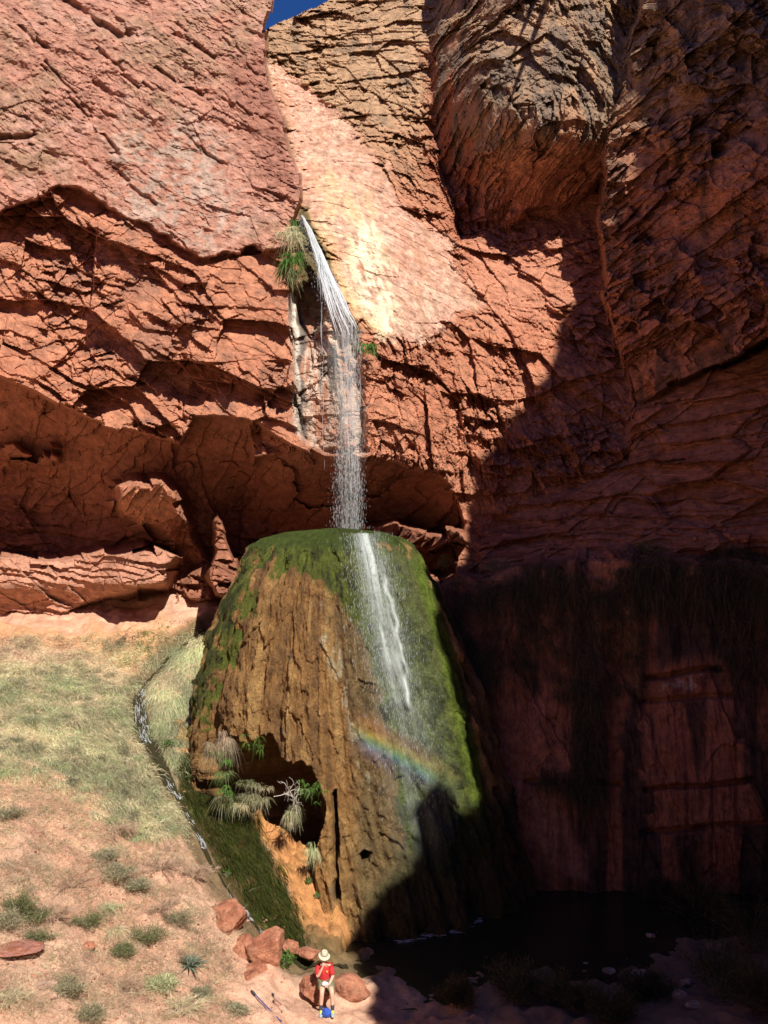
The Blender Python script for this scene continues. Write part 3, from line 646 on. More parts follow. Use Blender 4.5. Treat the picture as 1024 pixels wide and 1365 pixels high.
tag(fo.build('stream_riffles', M_DROP), kind='structure')

# upper fall: slides along the mossy lip, then drops in strands to the crown of the mound
wf = empty('upper_waterfall', P(470, 712, 32.4)); tag(wf, 'tall thin upper waterfall sliding over the mossy lip and dropping to the green mound', 'waterfall')
LIP = [(404,291,36.6),(416,312,36.0),(427,338,35.3),(438,364,34.6),(449,388,34.0),(460,412,33.5),(472,432,33.1),(482,446,32.9)]
lipw = np.array([P(*a) for a in LIP])
def lip(t):
    i = np.clip(t, 0, 1)*(len(lipw)-1); return np.array([np.interp(i, np.arange(len(lipw)), lipw[:, k]) for k in range(3)])
ch = MB()
for i in range(230):                                    # the white slide
    t0 = RNG.uniform(0, .55)**1.1; t1 = min(1, t0+RNG.uniform(.12, .5)); o = RNG.normal(0, .05, 1)[0]
    a_ = np.linspace(t0, t1, 7); p = np.array([lip(t) for t in a_]); spread = .05+.62*a_**1.2; s_ = RNG.uniform(-1.1, .35)
    p[:, 0] += s_*spread; p[:, 2] += -abs(s_)*spread*.55+RNG.normal(0, .035, 7)*np.linspace(.2, 1, 7)-.25*max(0, t1-.4)*np.linspace(0, 1, 7)**2; p[:, 0] += RNG.normal(0, .012, 7); p[:, 1] -= .42+.1*RNG.rand()
    ch.tube(p, RNG.uniform(.009, .026)*np.array([.4, 1, 1, .9, .8, .6, .3]))
o_ = ch.build('white_slide', M_SLIDE, wf, wf.location)
fs = MB(); dr = MB()
def drop_bits(mb, pts, r, stretch):
    pts = np.asarray(pts); n = len(pts); base = np.array([[1,0,0],[0,1,0],[-1,0,0],[0,-1,0],[0,0,1],[0,0,-1]], float)
    v = pts[:, None]+base[None]*np.stack([r, r, r*stretch], -1)[:, None]
    q = np.arange(n)[:, None]*6
    f = np.concatenate([q+np.array(a) for a in ((0,1,4),(1,2,4),(2,3,4),(3,0,4),(1,0,5),(2,1,5),(3,2,5),(0,3,5))], 0)
    mb.add(v.reshape(-1, 3), f)
for i in range(320):                                    # falling strands, ending where they break up
    t0 = min(1, max(0.3, RNG.beta(2.6, 1.5))); p0 = lip(t0); p0[1] -= .45
    xt = -1.15+RNG.normal(0, .16) if t0 > .35 else p0[0]+RNG.uniform(.1, .3)
    lo_ = RNG.rand() < .3
    if lo_: xt = p0[0]+RNG.uniform(-.15, .12)
    yt = 32.3+RNG.uniform(-.25, .25); L_ = p0[2]-11.4
    a0 = RNG.uniform(0, .8)**1.2; a1 = min(1, a0+RNG.uniform(.02, .16))
    if lo_: a0, a1 = a0*.12, a0*.12+RNG.uniform(.03, .10)
    a_ = np.linspace(a0, a1, 5); s_ = np.sqrt(a_)
    p = np.c_[p0[0]+(xt-p0[0])*np.clip(s_*1.1, 0, 1)**.8, p0[1]+(yt-p0[1])*s_, p0[2]-L_*a_]
    fs.tube(p, RNG.uniform(.003, .008)*np.array([.4, 1, 1, .8, .3]))
fs.build('falling_strands', M_FOAM, wf, wf.location)
n_ = 5200; t0 = np.clip(RNG.beta(2.6, 1.3, n_), .05, 1); i_ = t0*(len(lipw)-1); p0 = np.stack([np.interp(i_, np.arange(len(lipw)), lipw[:, k]) for k in range(3)], 1)
a_ = RNG.uniform(0, 1, n_)**.75; s_ = np.sqrt(a_)
xt = np.where(RNG.rand(n_) < .3, -1.55+RNG.normal(0, .16, n_), -1.05+RNG.normal(0, .19, n_)); yt = 32.3+RNG.uniform(-.3, .3, n_)
dp_ = np.c_[p0[:, 0]+(xt-p0[:, 0])*np.clip(s_*1.1, 0, 1)**.8+RNG.normal(0, .04, n_), p0[:, 1]-.45*(1-s_)+(yt-p0[:, 1])*s_, p0[:, 2]-(p0[:, 2]-11.4)*a_]
drop_bits(dr, dp_, RNG.uniform(.003, .0085, n_), RNG.uniform(3, 13, n_))
n_ = 1600; t0 = RNG.uniform(0, 1, n_); i_ = t0*(len(lipw)-1); p0 = np.stack([np.interp(i_, np.arange(len(lipw)), lipw[:, k]) for k in range(3)], 1)
drop_bits(dr, p0+np.c_[RNG.normal(-.12, .10+.25*t0, n_), RNG.uniform(-.8, -.4, n_), -np.abs(RNG.normal(0, .25+.5*t0, n_))], RNG.uniform(.004, .010, n_), RNG.uniform(1.5, 6, n_))
dr.build('spray_drops', M_DROP, wf, wf.location)

# lower fall: a veil running down the face of the mound, found by sighting onto the mound
# the thin curtain of mist the drops fall in, two films a hand apart
for kf_, (yo, sd_0) in enumerate(((32.35, 0), (32.05, 9))):
    uu, tt2 = np.meshgrid(np.linspace(-1, 1, 60), np.linspace(0, 1, 170)); zt = 18.6-(18.6-11.35)*tt2
    cxx = np.interp(tt2, [0, .25, .5, 1], [-1.62, -1.42, -1.25, -1.2]); wdd = np.interp(tt2, [0, .2, .5, 1], [.42, .55, .50, .52])
    fx_0 = cxx+uu*wdd; fy_0 = yo+.25*(1-tt2)**2*1.2+.08*np.sin(uu*4+kf_)
    st0 = fbm((uu*6).astype(F32), (tt2*1.6).astype(F32), (uu*0+sd_0).astype(F32), 4, 441)*.5+.5; st1 = fbm((uu*16).astype(F32), (tt2*9).astype(F32), (uu*0+sd_0).astype(F32), 3, 442)*.5+.5
    al0 = np.clip(st0*2.0-.75, 0, 1)*(.4+.9*st1)*np.clip(1-np.abs(uu)**3, 0, 1)*np.interp(tt2, [0, .1, .5, .9, 1], [0, .36, .24, .2, .34])
    mesh_np('mist_film', np.stack([fx_0, fy_0, zt], -1).reshape(-1, 3)-np.array(wf.location), grid_faces(*uu.shape), None, M_VEIL, True, wf, al0.ravel())

bpy.context.view_layer.update()
mbody = [o for o in mnd.children if o.name.startswith('mound_body')][0]
def onmound(px, py, off=0.):
    d = (V(px, py, 1)-Vector((0, 0, CAMH))).normalized(); ok, loc, nr, fi = mbody.ray_cast(Vector((0, 0, CAMH))-Vector(mnd.location), d)
    if not ok: return None
    return loc+Vector(mnd.location)-d*off
lf = empty('lower_waterfall', P(500, 720, 30.5)); tag(lf, 'white veil of water spreading down the face of the green mound', 'waterfall')
def patch(u0, u1, v0, v1, nu, nv, off, path=None):
    """a film lying just off the mound's face; columns follow path(v)"""
    vs = np.linspace(v0, v1, nv); out = []; dd_ = None
    for v_ in vs:
        c0 = path(v_) if path else 0; row = []
        for u_ in np.linspace(u0, u1, nu):
            q = onmound(c0+u_, v_)
            if q is None: q = V(c0+u_, v_, 31.2)
            row.append((c0+u_, v_, q.y))
        out.append(row)
    A_ = np.array(out); dpt = A_[..., 2]
    for _ in range(3):
        pdp = np.pad(dpt, 1, 'edge'); dpt = (pdp[:-2, 1:-1]+pdp[2:, 1:-1]+pdp[1:-1, :-2]+pdp[1:-1, 2:]+dpt)/5
    dpt = dpt-off
    return A_[..., 0], A_[..., 1], np.stack([(A_[..., 0]-CX)/FPX*dpt, dpt, CAMH-(A_[..., 1]-CY)/FPX*dpt], -1)
cpath = lambda v: np.interp(v, [700, 720, 760, 820, 880, 940, 1000, 1080, 1180], [483, 487, 497, 508, 522, 536, 546, 560, 580])
a_, b_, vv = patch(-52, 62, 711, 1160, 115, 190, .16, cpath)
du_ = a_-cpath(b_); su = (du_/(1+(b_-711)/330)).astype(F32)
stf = fbm(su*.30, (b_*.012).astype(F32), su*0, 4, 421)*.5+.5; stc = fbm(su*.75, (b_*.02).astype(F32), su*0, 3, 431)*.5+.5
core = np.exp(-(su/8.)**2)*np.interp(b_, [711, 740, 900, 960], [.9, .95, .55, 0])
line = np.exp(-((a_-np.interp(b_, [715, 800, 870, 945], [500, 521, 536, 548])+1.6*np.sin(b_*.09)+1.2*np.sin(b_*.21))/2.6)**2)*np.interp(b_, [740, 780, 930, 948], [0, 1, .9, 0])
line2 = np.exp(-((a_-np.interp(b_, [715, 800, 870, 905], [489, 505, 514, 520]))/3.2)**2)*np.interp(b_, [715, 740, 890, 915], [.4, .7, .5, 0])
wide = np.exp(-(su/17.)**2)*np.interp(b_, [711, 760, 900, 1100, 1160], [.4, .36, .30, .24, 0])
alp = np.clip(core*np.clip(stf*2.4-.7, 0, 1)*(.5+.8*stc)+.9*line*np.clip(stc*1.5, 0, 1)+.6*line2*stc*1.4+wide*np.clip(stf*1.6-.25, 0, 1)*.8, 0, .93)*np.clip((52-np.abs(du_))/14, 0, 1)
mesh_np('water_film', (vv-np.array(lf.location)).reshape(-1, 3), grid_faces(*a_.shape), None, M_VEIL, True, lf, alp.ravel())
n_ = 5200; tv = 711+RNG.beta(1.1, 2.4, n_)*420; su_ = RNG.normal(0, 15, n_)*(1+(tv-711)/330)
ai = np.clip(((tv-711)/(1160-711)*189).astype(int), 0, 189); aj = np.clip(((su_+52)/114*114).astype(int), 0, 114)
ps = vv[ai, aj]+RNG.normal(0, .03, (n_, 3)); ps[:, 1] -= RNG.exponential(.12, n_)
dd_ = MB(); drop_bits(dd_, ps, RNG.uniform(.003, .008, n_), RNG.uniform(2, 12, n_)); dd_.build('spray_drops', M_DROP, lf, lf.location)
# foam line where the mound meets the pool
fo = MB()
for i in range(60):
    px_ = RNG.uniform(520, 660); py_ = np.interp(px_, [520, 600, 660], [1258, 1240, 1212])+RNG.normal(0, 2)
    q = V(px_, py_, (CAMH+.1)*FPX/(py_-CY)); fo.tube([q, q+Vector((RNG.uniform(.1, .4), RNG.uniform(0, .08), 0))], RNG.uniform(.006, .014))
tag(fo.build('pool_foam', M_FOAM), kind='structure')

# rainbow: refracted light painted as a coloured film, a bow 42 degrees from the shadow of the viewpoint, hanging in the mist before the mound
m, n, out = new_mat('rainbow_mist'); b = n.nodes.new('ShaderNodeBsdfDiffuse'); a = n.nodes.new('ShaderNodeAttribute'); a.attribute_name = 'Col'; n.links.new(a.outputs['Color'], b.inputs[0])
tp = n.nodes.new('ShaderNodeBsdfTransparent'); m2 = n.nodes.new('ShaderNodeMixShader'); ax = n.nodes.new('ShaderNodeAttribute'); ax.attribute_name = 'ex'
n.links.new(ax.outputs['Fac'], m2.inputs[0]); n.links.new(tp.outputs[0], m2.inputs[1]); n.links.new(b.outputs[0], m2.inputs[2]); n.links.new(m2.outputs[0], out.inputs[0])
a_, b_, vv = patch(455, 640, 925, 1085, 120, 110, .42)
dirs = vv-np.array([0, 0, CAMH]); dirs /= np.linalg.norm(dirs, axis=-1)[..., None]
ang = np.degrees(np.arccos(np.clip(dirs@(-np.array(SUN)), -1, 1)))
bow = np.stack([np.interp(ang, xs, ys) for xs, ys in (([40.1,40.5,40.8,41.1,41.4,41.8,42.2],[.35,.35,.2,.35,.9,.95,.85]), ([40.1,40.5,40.8,41.1,41.4,41.8,42.2],[.3,.45,.6,.75,.7,.35,.25]), ([40.1,40.5,40.8,41.1,41.4,41.8,42.2],[.7,.9,.75,.3,.12,.1,.1]))], -1)
al = np.interp(ang, [39.8, 40.4, 40.8, 41.4, 41.9, 42.5], [0, .07, .13, .155, .09, 0])*np.interp(a_, [466, 492, 560, 618], [0, 1, .7, 0])
tag(mesh_np('rainbow', vv.reshape(-1, 3), grid_faces(*a_.shape), bow.reshape(-1, 3), m, True, None, al.ravel()), 'faint rainbow arc glowing in the spray across the mound', 'rainbow')
# ================================================================== BOULDERS
def rock_mesh(name, loc, size, seed, rot=0, tilt=0, mat=M_ROCK, c0=(.50,.22,.13), c1=(.38,.14,.08), planes=16, sub=5, rough=.06, parent=None, soft=.0):
    bm = bmesh.new(); bmesh.ops.create_icosphere(bm, subdivisions=sub, radius=1)
    v = np.array([q.co[:] for q in bm.verts]); f = np.array([[q.index for q in fc.verts] for fc in bm.faces]); bm.free()
    r_ = np.random.RandomState(seed); N = r_.normal(size=(planes, 3)); N /= np.linalg.norm(N, axis=1)[:, None]; dd = r_.uniform(.62, .95, planes)
    dn = v@N.T; rad = np.min(np.where(dn > .05, dd/np.maximum(dn, .05), 9), axis=1); rad = np.minimum(rad, 1.05+.05*soft)
    p = v*rad[:, None]; s3 = (v*1.7+seed*3.1).astype(F32)
    p = p*(1+rough*2*fbm(s3[:, 0], s3[:, 1], s3[:, 2], 4, seed)+rough*.7*fbm(s3[:, 0]*4, s3[:, 1]*4, s3[:, 2]*4, 3, seed+5))[:, None]
    p = p*np.array(size)
    p = np.array([(Matrix.Rotation(rot, 3, 'Z')@Matrix.Rotation(tilt, 3, 'Y')@Vector(q))[:] for q in p])
    k = sm(fbm(s3[:, 0]*2, s3[:, 1]*2, s3[:, 2]*2, 4, seed+9), -.2, .3)[:, None]
    cc_ = np.array(c0)*(1-k)+np.array(c1)*k
    o = mesh_np(name, p, f, cc_, mat, False, parent); o.location = loc; return o
def boulder(px, py, d, size, seed, label, group=None, name='boulder', dz=0, **k):
    p = V(px, py, d); o = rock_mesh(name, p+Vector((0, 0, dz)), size, seed, **k); return tag(o, label, 'boulder', group)
boulder(300, 1228, 23.6, (.66, .55, .40), 3, 'large tilted salmon boulder at the top of the pile above the agave', 'boulders beside the stream', tilt=-.45, rot=.2)
boulder(352, 1268, 23.2, (.62, .55, .62), 5, 'upright rounded salmon boulder beside the stream, right of the tilted one', 'boulders beside the stream', rot=.5, soft=2)
boulder(318, 1272, 23.3, (.58, .5, .55), 9, 'broad salmon rock wedged below the tilted boulder', 'boulders beside the stream', rot=1.2)
boulder(335, 1312, 22.6, (.62, .5, .42), 12, 'low red rock above the blue trekking pole', 'boulders beside the stream', rot=.4)
boulder(388, 1262, 24.2, (.30, .3, .2), 14, 'small flat wet rock in the stream mouth', 'boulders beside the stream', rot=.1)
boulder(412, 1272, 24.2, (.36, .25, .16), 15, 'flat brown rock at the water edge behind the seated person', 'boulders beside the stream', rot=.1)
boulder(422, 1316, 22.45, (.50, .36, .40), 17, 'knobbly red bench rock the person sits on', 'boulders beside the stream', name='bench_rock', rot=.2, rough=.10)
boulder(462, 1316, 22.9, (.6, .5, .26), 19, 'smooth red slab running into the shade right of the person', 'boulders beside the stream', name='rock_slab', rot=-.2)
boulder(10, 1262, 19.7, (.75, .4, .07), 21, 'thin flat red ledge stone at the left edge of the slope', 'stones on the slope', c0=(.45,.2,.15))
boulder(180, 1335, 20.2, (.34, .3, .10), 22, 'flat pinkish slab at the bottom of the slope', 'stones on the slope', c0=(.5,.25,.18))
boulder(60, 1312, 19.2, (.30, .22, .09), 24, 'pale flat stone left of the round grey shrub', 'stones on the slope', c0=(.6,.4,.3), c1=(.5,.3,.2))
boulder(120, 1262, 20.8, (.17, .14, .12), 26, 'small orange stone below the middle green shrubs', 'stones on the slope')
STL = ['leftmost of the row nearest the water', 'whitest and farthest one beside the water', 'just in front of the whitest one', 'lower left of the whitest one', 'small, right of the whitest pair', 'rightmost of the row nearest the water',
       'in the left group, middle row', 'below the middle of the left group', 'far left of the middle row', 'centre of the whole scatter', 'large reddish one at the centre front', 'largest flat reddish one at the right front',
       'far left of the front row', 'tiny, farthest back behind the whitest pair', 'alone near the bottom edge on the right', 'above the one alone near the bottom edge', 'lowest of all, nearest the bottom right', 'left front, between centre and far left',
       'right of the centre, front side', 'small, on the right between the rows', 'small, just above the centre of the scatter', 'tiny one above the left group']
for i, (x_, y_, s_) in enumerate(((783,1246,.16),(822,1240,.2),(830,1250,.16),(812,1258,.14),(838,1252,.12),(868,1250,.15),(775,1265,.15),(790,1275,.13),(760,1272,.12),(803,1277,.15),(812,1300,.22),(856,1305,.28),(745,1280,.13),(846,1242,.1),(905,1330,.2),(915,1312,.16),(925,1345,.22),(780,1290,.16),(835,1285,.14),(862,1268,.12),(798,1262,.1),(772,1252,.1))):
    h_ = onground(x_, y_)
    o = rock_mesh('shore_stone', h_+Vector((0, 0, s_*.25)), (s_, s_*.8, s_*.55), 60+i % 6, rot=i*1.1, sub=3, c0=(.62,.45,.38), c1=(.45,.26,.2))
    tag(o, 'pale shore stone, '+STL[i], 'stone', 'stones on the dark shore')

# ================================================================== PLANTS
M_LEAF = plain('leaf_holder', (.1, .1, .1))
def leaf_mat(name, transl=.35, rough=.6):
    m, n, out = new_mat(name); a = n.nodes.new('ShaderNodeAttribute'); a.attribute_name = 'Col'
    t = nz(n, 9, 3); r = ramp(n, t.outputs['Fac'], [(.3, (.75,)*3), (.7, (1.25,)*3)]); c = mix(n, a.outputs['Color'], r.outputs[0], 1., 'MULTIPLY')
    b = n.nodes.new('ShaderNodeBsdfPrincipled'); n.links.new(c, b.inputs['Base Color']); b.inputs['Roughness'].default_value = rough; b.inputs['Specular IOR Level'].default_value = .25
    tr = n.nodes.new('ShaderNodeBsdfTranslucent'); n.links.new(c, tr.inputs[0]); ms = n.nodes.new('ShaderNodeMixShader'); ms.inputs[0].default_value = transl
    n.links.new(b.outputs[0], ms.inputs[1]); n.links.new(tr.outputs[0], ms.inputs[2]); n.links.new(ms.outputs[0], out.inputs[0]); return m
bpy.data.materials.remove(M_LEAF); M_LEAF = leaf_mat('foliage'); M_WOOD = plain('dry_wood', (.36, .27, .19), .85, .35, 20)
def unit(v): return v/(np.linalg.norm(v, axis=-1, keepdims=True)+1e-9)
def pick(cols, n, var=.2):
    c = np.array(cols)[RNG.randint(0, len(cols), n)]; return np.clip(c*(1+RNG.uniform(-var, var, (n, 1))), 0, 1)
GREEN = [(.18,.21,.09), (.22,.24,.11), (.14,.17,.06), (.28,.27,.14)]; SAGE = [(.32,.31,.19), (.38,.35,.22), (.25,.25,.13), (.44,.38,.26)]
STRAW = [(.78,.66,.42), (.70,.60,.38), (.62,.52,.32), (.82,.74,.52), (.52,.50,.28)]; PALEG = [(.48,.52,.28), (.56,.58,.34), (.38,.43,.20), (.64,.62,.40)]
DRYB = [(.60,.42,.30), (.52,.35,.25), (.68,.50,.36), (.44,.31,.22)]; BRIGHT = [(.10,.20,.03), (.13,.25,.05), (.08,.16,.03)]
def shrub(name, pos, rad, hgt, kind, label, cat='shrub', group=None, nleaf=1500, cols=GREEN, stem=True, leafL=(.05,.10), leafW=(.010,.018), seed=0):
    r0 = empty(name, pos); tag(r0, label, cat, group)
    nb = 26; tips = []; st_ = MB()
    for i in range(nb):
        a = RNG.uniform(0, 6.283); q = RNG.uniform(.15, 1)**.6
        tip = np.array([math.cos(a)*rad*q, math.sin(a)*rad*q, hgt*(1.05-.55*q*q)*RNG.uniform(.7, 1.1)])
        mid = tip*.5+np.array([0, 0, hgt*.12])+RNG.normal(0, .03, 3)
        pts = np.array([[0, 0, -.05], mid*.6, mid, tip]); tips.append(pts); st_.tube(pts, [.012, .008, .005, .002], (.30,.21,.14))
    tips = np.array(tips)
    st_.build('stems', M_WOOD, r0)
    if kind != 'bare':
        b = RNG.randint(0, nb, nleaf); t = RNG.uniform(.25, 1, nleaf)**.7; k = t*3; i0 = np.clip(k.astype(int), 0, 2); fr = (k-i0)[:, None]
        p = tips[b, i0]*(1-fr)+tips[b, i0+1]*fr+RNG.normal(0, rad*.11, (nleaf, 3)); p[:, 2] = np.abs(p[:, 2])
        dr_ = unit(unit(p)*.7+RNG.normal(0, .6, (nleaf, 3))+np.array([0, 0, .5]))
        fo_ = MB(); leaves(fo_, p, dr_, RNG.uniform(*leafL, nleaf), RNG.uniform(*leafW, nleaf), pick(cols, nleaf, .3), .15)
        fo_.build('foliage', M_LEAF, r0)
    else:
        fo_ = MB(); n = nleaf; b = RNG.randint(0, nb, n); t = RNG.uniform(.3, 1, n); k = t*3; i0 = np.clip(k.astype(int), 0, 2); fr = (k-i0)[:, None]
        p = tips[b, i0]*(1-fr)+tips[b, i0+1]*fr; leaves(fo_, p, unit(unit(p)+RNG.normal(0, .6, (n, 3))), RNG.uniform(.08, .22, n), RNG.uniform(.004, .009, n), pick(cols, n, .25), .3)
        fo_.build('twigs', M_LEAF, r0)
    return r0
SH = [  # px, py, radius, height, kind, palette, label
 (118,1238,.34,.42,'g',GREEN,'dark green shrub left of the pale straw tussock'),
 (196,1262,.42,.45,'g',GREEN,'biggest green shrub, just up-left of the agave'),
 (165,1278,.30,.36,'g',GREEN,'green shrub tucked below the straw tussock'),
 (150,1172,.38,.32,'g',SAGE,'dull green shrub near the top of the scrub patch'),
 (182,1185,.26,.26,'g',SAGE,'small dull shrub touching the pinkish dry bush'),
 (28,1222,.36,.5,'g',GREEN,'green shrub on the left edge above the flat ledge stone'),
 (48,1258,.30,.35,'g',GREEN,'lower of two dark shrubs near the left edge'),
 (8,1240,.30,.5,'g',SAGE,'greyish shrub cut by the left edge of the view'),
 (88,1330,.30,.42,'g',SAGE,'rounded grey-green shrub alone near the bottom left'),
 (216,1322,.26,.34,'g',PALEG,'pale green shrub straight below the agave'),
 (268,1330,.26,.3,'g',SAGE,'thin sage shrub right of the one below the agave'),
 (14,1092,.34,.3,'g',SAGE,'small sage bush on the bare patch at the left edge'),
 (45,1228,.3,.28,'g',GREEN,'green shrub between the two left edge shrubs'),
 (292,1216,.14,.18,'g',SAGE,'tiny grey sprig on top of the tilted boulder'),
 (310,1350,.26,.2,'g',SAGE,'low sparse shrub beside the blue trekking pole'),
 (120,1355,.3,.22,'g',SAGE,'sparse shrub cut by the bottom edge'),
 (140,1145,.3,.2,'g',SAGE,'flat grey bush where the grass meets the scrub'),
 (215,1160,.55,.35,'bare',DRYB,'wide pinkish leafless bush above the stream bank'),
 (258,1172,.42,.35,'bare',DRYB,'leafless bush with pale crooked twigs at the bank'),
 (95,1185,.55,.35,'bare',DRYB,'brown leafless bush left of the scrub patch'),
 (70,1225,.5,.3,'bare',DRYB,'brown leafless bush between the green shrubs'),
 (215,1215,.4,.25,'bare',DRYB,'dry leafless bush above the agave'),
 (240,1238,.3,.35,'bare',SAGE,'thin grey twiggy bush just behind the agave'),
 (150,1110,.5,.2,'bare',DRYB,'low dry bush on the edge of the pale grass'),
 (10,1340,.4,.3,'bare',STRAW,'straw coloured twiggy bush at the bottom left corner'),
 (240,1350,.4,.25,'bare',STRAW,'tangled straw bush at the bottom of the slope'),
 (170,1320,.25,.16,'bare',DRYB,'small dry tuft beside the flat pinkish slab'),
]
for i, (x_, y_, r0_, h0_, k_, cs, lb) in enumerate(SH):
    q = onground(x_, y_); shrub('shrub' if k_ == 'g' else 'dry_bush', q, r0_*1.3, h0_*(.95 if k_ == 'g' else 1.25), 'g' if k_ == 'g' else 'bare', lb, group='shrubs on the sunny slope', cols=cs, nleaf=1900 if k_ == 'g' else 1500).scale = (RNG.uniform(.8, 1.5), RNG.uniform(.7, 1.1), RNG.uniform(.65, 1.05))
# the pale tussock
def tussock(name, pos, n, L, cols, label, cat='grass tussock', group=None, spread=.12, up=.8, droop=.6, W=(.006,.012), bias=(0, 0, 0)):
    r0 = empty(name, pos); tag(r0, label, cat, group); mb = MB()
    kc = RNG.randint(5, 9); cen = RNG.normal(0, 1, (kc, 3))*np.array([1.0, .5, .9 if name == 'hanging_fern' else .2])*spread; csc = RNG.uniform(.4, 1.1, kc); ct_ = np.array(cols)[RNG.randint(0, len(cols), kc)]; lean = RNG.normal(0, .45, (kc, 3))
    b_i = RNG.randint(0, kc, n)
    a = RNG.uniform(0, 6.283, n); d = unit(np.c_[np.cos(a), np.sin(a), np.full(n, up)]+RNG.normal(0, .85 if name == 'hanging_fern' else .4, (n, 3))+np.array(bias)+lean[b_i])
    p = np.c_[np.cos(a), np.sin(a), np.zeros(n)]*spread*.7*np.sqrt(RNG.rand(n))[:, None]+cen[b_i]
    leaves(mb, p, d, L*RNG.uniform(.45, 1.0, n)**1.8*1.25*csc[b_i], RNG.uniform(*W, n), np.clip((pick(cols, n)*.5+ct_[b_i]*.5), 0, 1), droop, 3); mb.build('blades', M_LEAF, r0); return r0
tussock('straw_tussock', onground(157, 1238), 900, .42, STRAW, 'pale straw tussock between the dark green shrubs', spread=.14, droop=.75)
tussock('straw_tussock', onground(140, 1212), 500, .4, PALEG, 'greenish straw tussock just above the pale one', spread=.14, droop=.75)
# agave
q = onground(253, 1290); ag = empty('agave', q); tag(ag, 'blue-green spiky agave rosette on the slope beside the boulders', 'agave')
def agave_leaf(az, el, L, W, c, name):
    n = 7; v = []; f = []
    for i in range(n):
        t = i/(n-1); wdt = W*(.55+.9*t-.2*t*t if t < .35 else (.85)*(1-((t-.35)/.65)**1.4)+.02); e_ = el-.35*t*t*(1 if el < 1 else .3)
        cx_ = L*t; base = Vector((cx_*math.cos(e_), 0, cx_*math.sin(e_))); up_ = Vector((-math.sin(e_), 0, math.cos(e_)))
        for j, (sy_, lift) in enumerate(((-1, .35), (-.5, .08), (0, 0), (.5, .08), (1, .35))): v.append(base+Vector((0, sy_*wdt, 0))+up_*lift*wdt)
        for j, sy_ in enumerate((.6, 0, -.6)): v.append(base+Vector((0, sy_*wdt, 0))-up_*(.25*wdt+.012*(1-t)))
    for i in range(n-1):
        for j in range(8): f.append((i*8+j, (i+1)*8+j, (i+1)*8+(j+1) % 8, i*8+(j+1) % 8))
    R_ = Matrix.Rotation(az, 3, 'Z'); v = np.array([(R_@p)[:] for p in v])
    cc_ = np.tile(np.array(c), (len(v), 1)); cc_[-16:] = (.42,.34,.2)
    return mesh_np(name, v, np.array(f), cc_, M_LEAF, False, ag)
for i in range(34):
    ring = i/34; az = i*2.39996; el = 1.35-1.25*ring; agave_leaf(az, el+RNG.normal(0, .06), .52*(.75+.35*ring)*RNG.uniform(.85, 1.1), .036, (.20, .27, .20) if ring < .93 else (.42, .33, .2), 'leaf')
for i in range(12): agave_leaf(-2.6+i*.19, -.18+RNG.normal(0, .08), RNG.uniform(.35, .5), .022, (.46,.30,.19), 'dead_leaf')

# leafy greens, ferns and hanging plants: sighted onto mound or ground
def anywhere(px, py):
    a = onmound(px, py); b = onground(px, py)
    return a if (a is not None and a.y < b.y) else b
def leafy(px, py, rad, n, label, cols=BRIGHT, at=None, LL=(.05,.11)):
    p = at or anywhere(px, py)
    return shrub('leafy_plant', p, rad, rad*1.1, 'g', label, 'plant', 'small leafy plants by the water', n, cols, leafL=LL, leafW=(.025,.045))
leafy(380, 1290, .30, 420, 'bright green broad-leaved plant behind the person at the stream mouth')
leafy(392, 1278, .2, 200, 'small bright sprig touching the broad-leaved plant')
leafy(224, 998, .22, 160, 'bright green sprig on the dark bank hump beside the stream')
leafy(303, 1150, .12, 60, 'tiny bright sprig at the stream edge', at=onground(303, 1168))
leafy(412, 1178, .14, 90, 'little green rosette on the lower orange apron')
leafy(422, 1198, .10, 60, 'smallest green tuft on the orange apron')
def fern(px, py, L, n, cols, label, off=.12, droop=1.2, W=(.008,.016), name='hanging_fern', at=None, bias=(0, -.9, 0), spread=.14):
    p = at or anywhere(px, py); p = Vector(p)+Vector((0, -off, 0))
    return tussock(name, p, n, L, cols, label, 'hanging plant', 'plants hanging about the cave', spread, .1, droop, W, bias)
def sight(px, py, d): return V(px, py, d)
fern(300, 982, .45, 420, SAGE+DRYB, 'grey dried plant curtain at the left mouth of the cave', at=sight(300, 985, 27.6), droop=1.5)
fern(288, 1002, .4, 300, SAGE+DRYB, 'grey curtain of dead stems hanging lowest beside the cave', at=sight(287, 995, 27.4), droop=1.5)
fern(295, 1010, .22, 160, BRIGHT, 'bright fern at the left mouth of the cave', at=sight(295, 1008, 27.2), W=(.02,.03))
fern(338, 982, .2, 130, BRIGHT, 'small fern under the lip of the cave roof', at=sight(338, 986, 27.2), W=(.015,.025))
fern(315, 1040, .36, 700, SAGE+GREEN+BRIGHT, 'grey-green bush spilling over the left cave floor', at=sight(315, 1052, 27.4), droop=.8, spread=.3)
fern(345, 1055, .36, 700, SAGE+GREEN+STRAW, 'grey-green bush spilling over the middle of the cave floor', at=sight(343, 1060, 27.3), droop=.9, spread=.32)
fern(302, 1048, .22, 160, BRIGHT, 'bright fern in front of the grey-green bush', at=sight(303, 1050, 26.9), W=(.02,.03))
fern(392, 1088, .36, 500, STRAW+PALEG+SAGE, 'straw grass clump hanging from the cave sill', at=sight(390, 1080, 26.9), droop=1.3, spread=.2)
fern(407, 1050, .2, 130, BRIGHT, 'bright fern at the right mouth of the cave', at=sight(406, 1050, 26.9), W=(.02,.03))
fern(425, 1050, .18, 110, BRIGHT, 'fern on the rock just outside the right cave mouth', at=sight(426, 1050, 26.7), W=(.015,.025))
fern(414, 1130, .3, 220, PALEG, 'thin green strip of plants along the dark slit', at=sight(413, 1128, 26.6), W=(.012,.02))
dbr = MB()
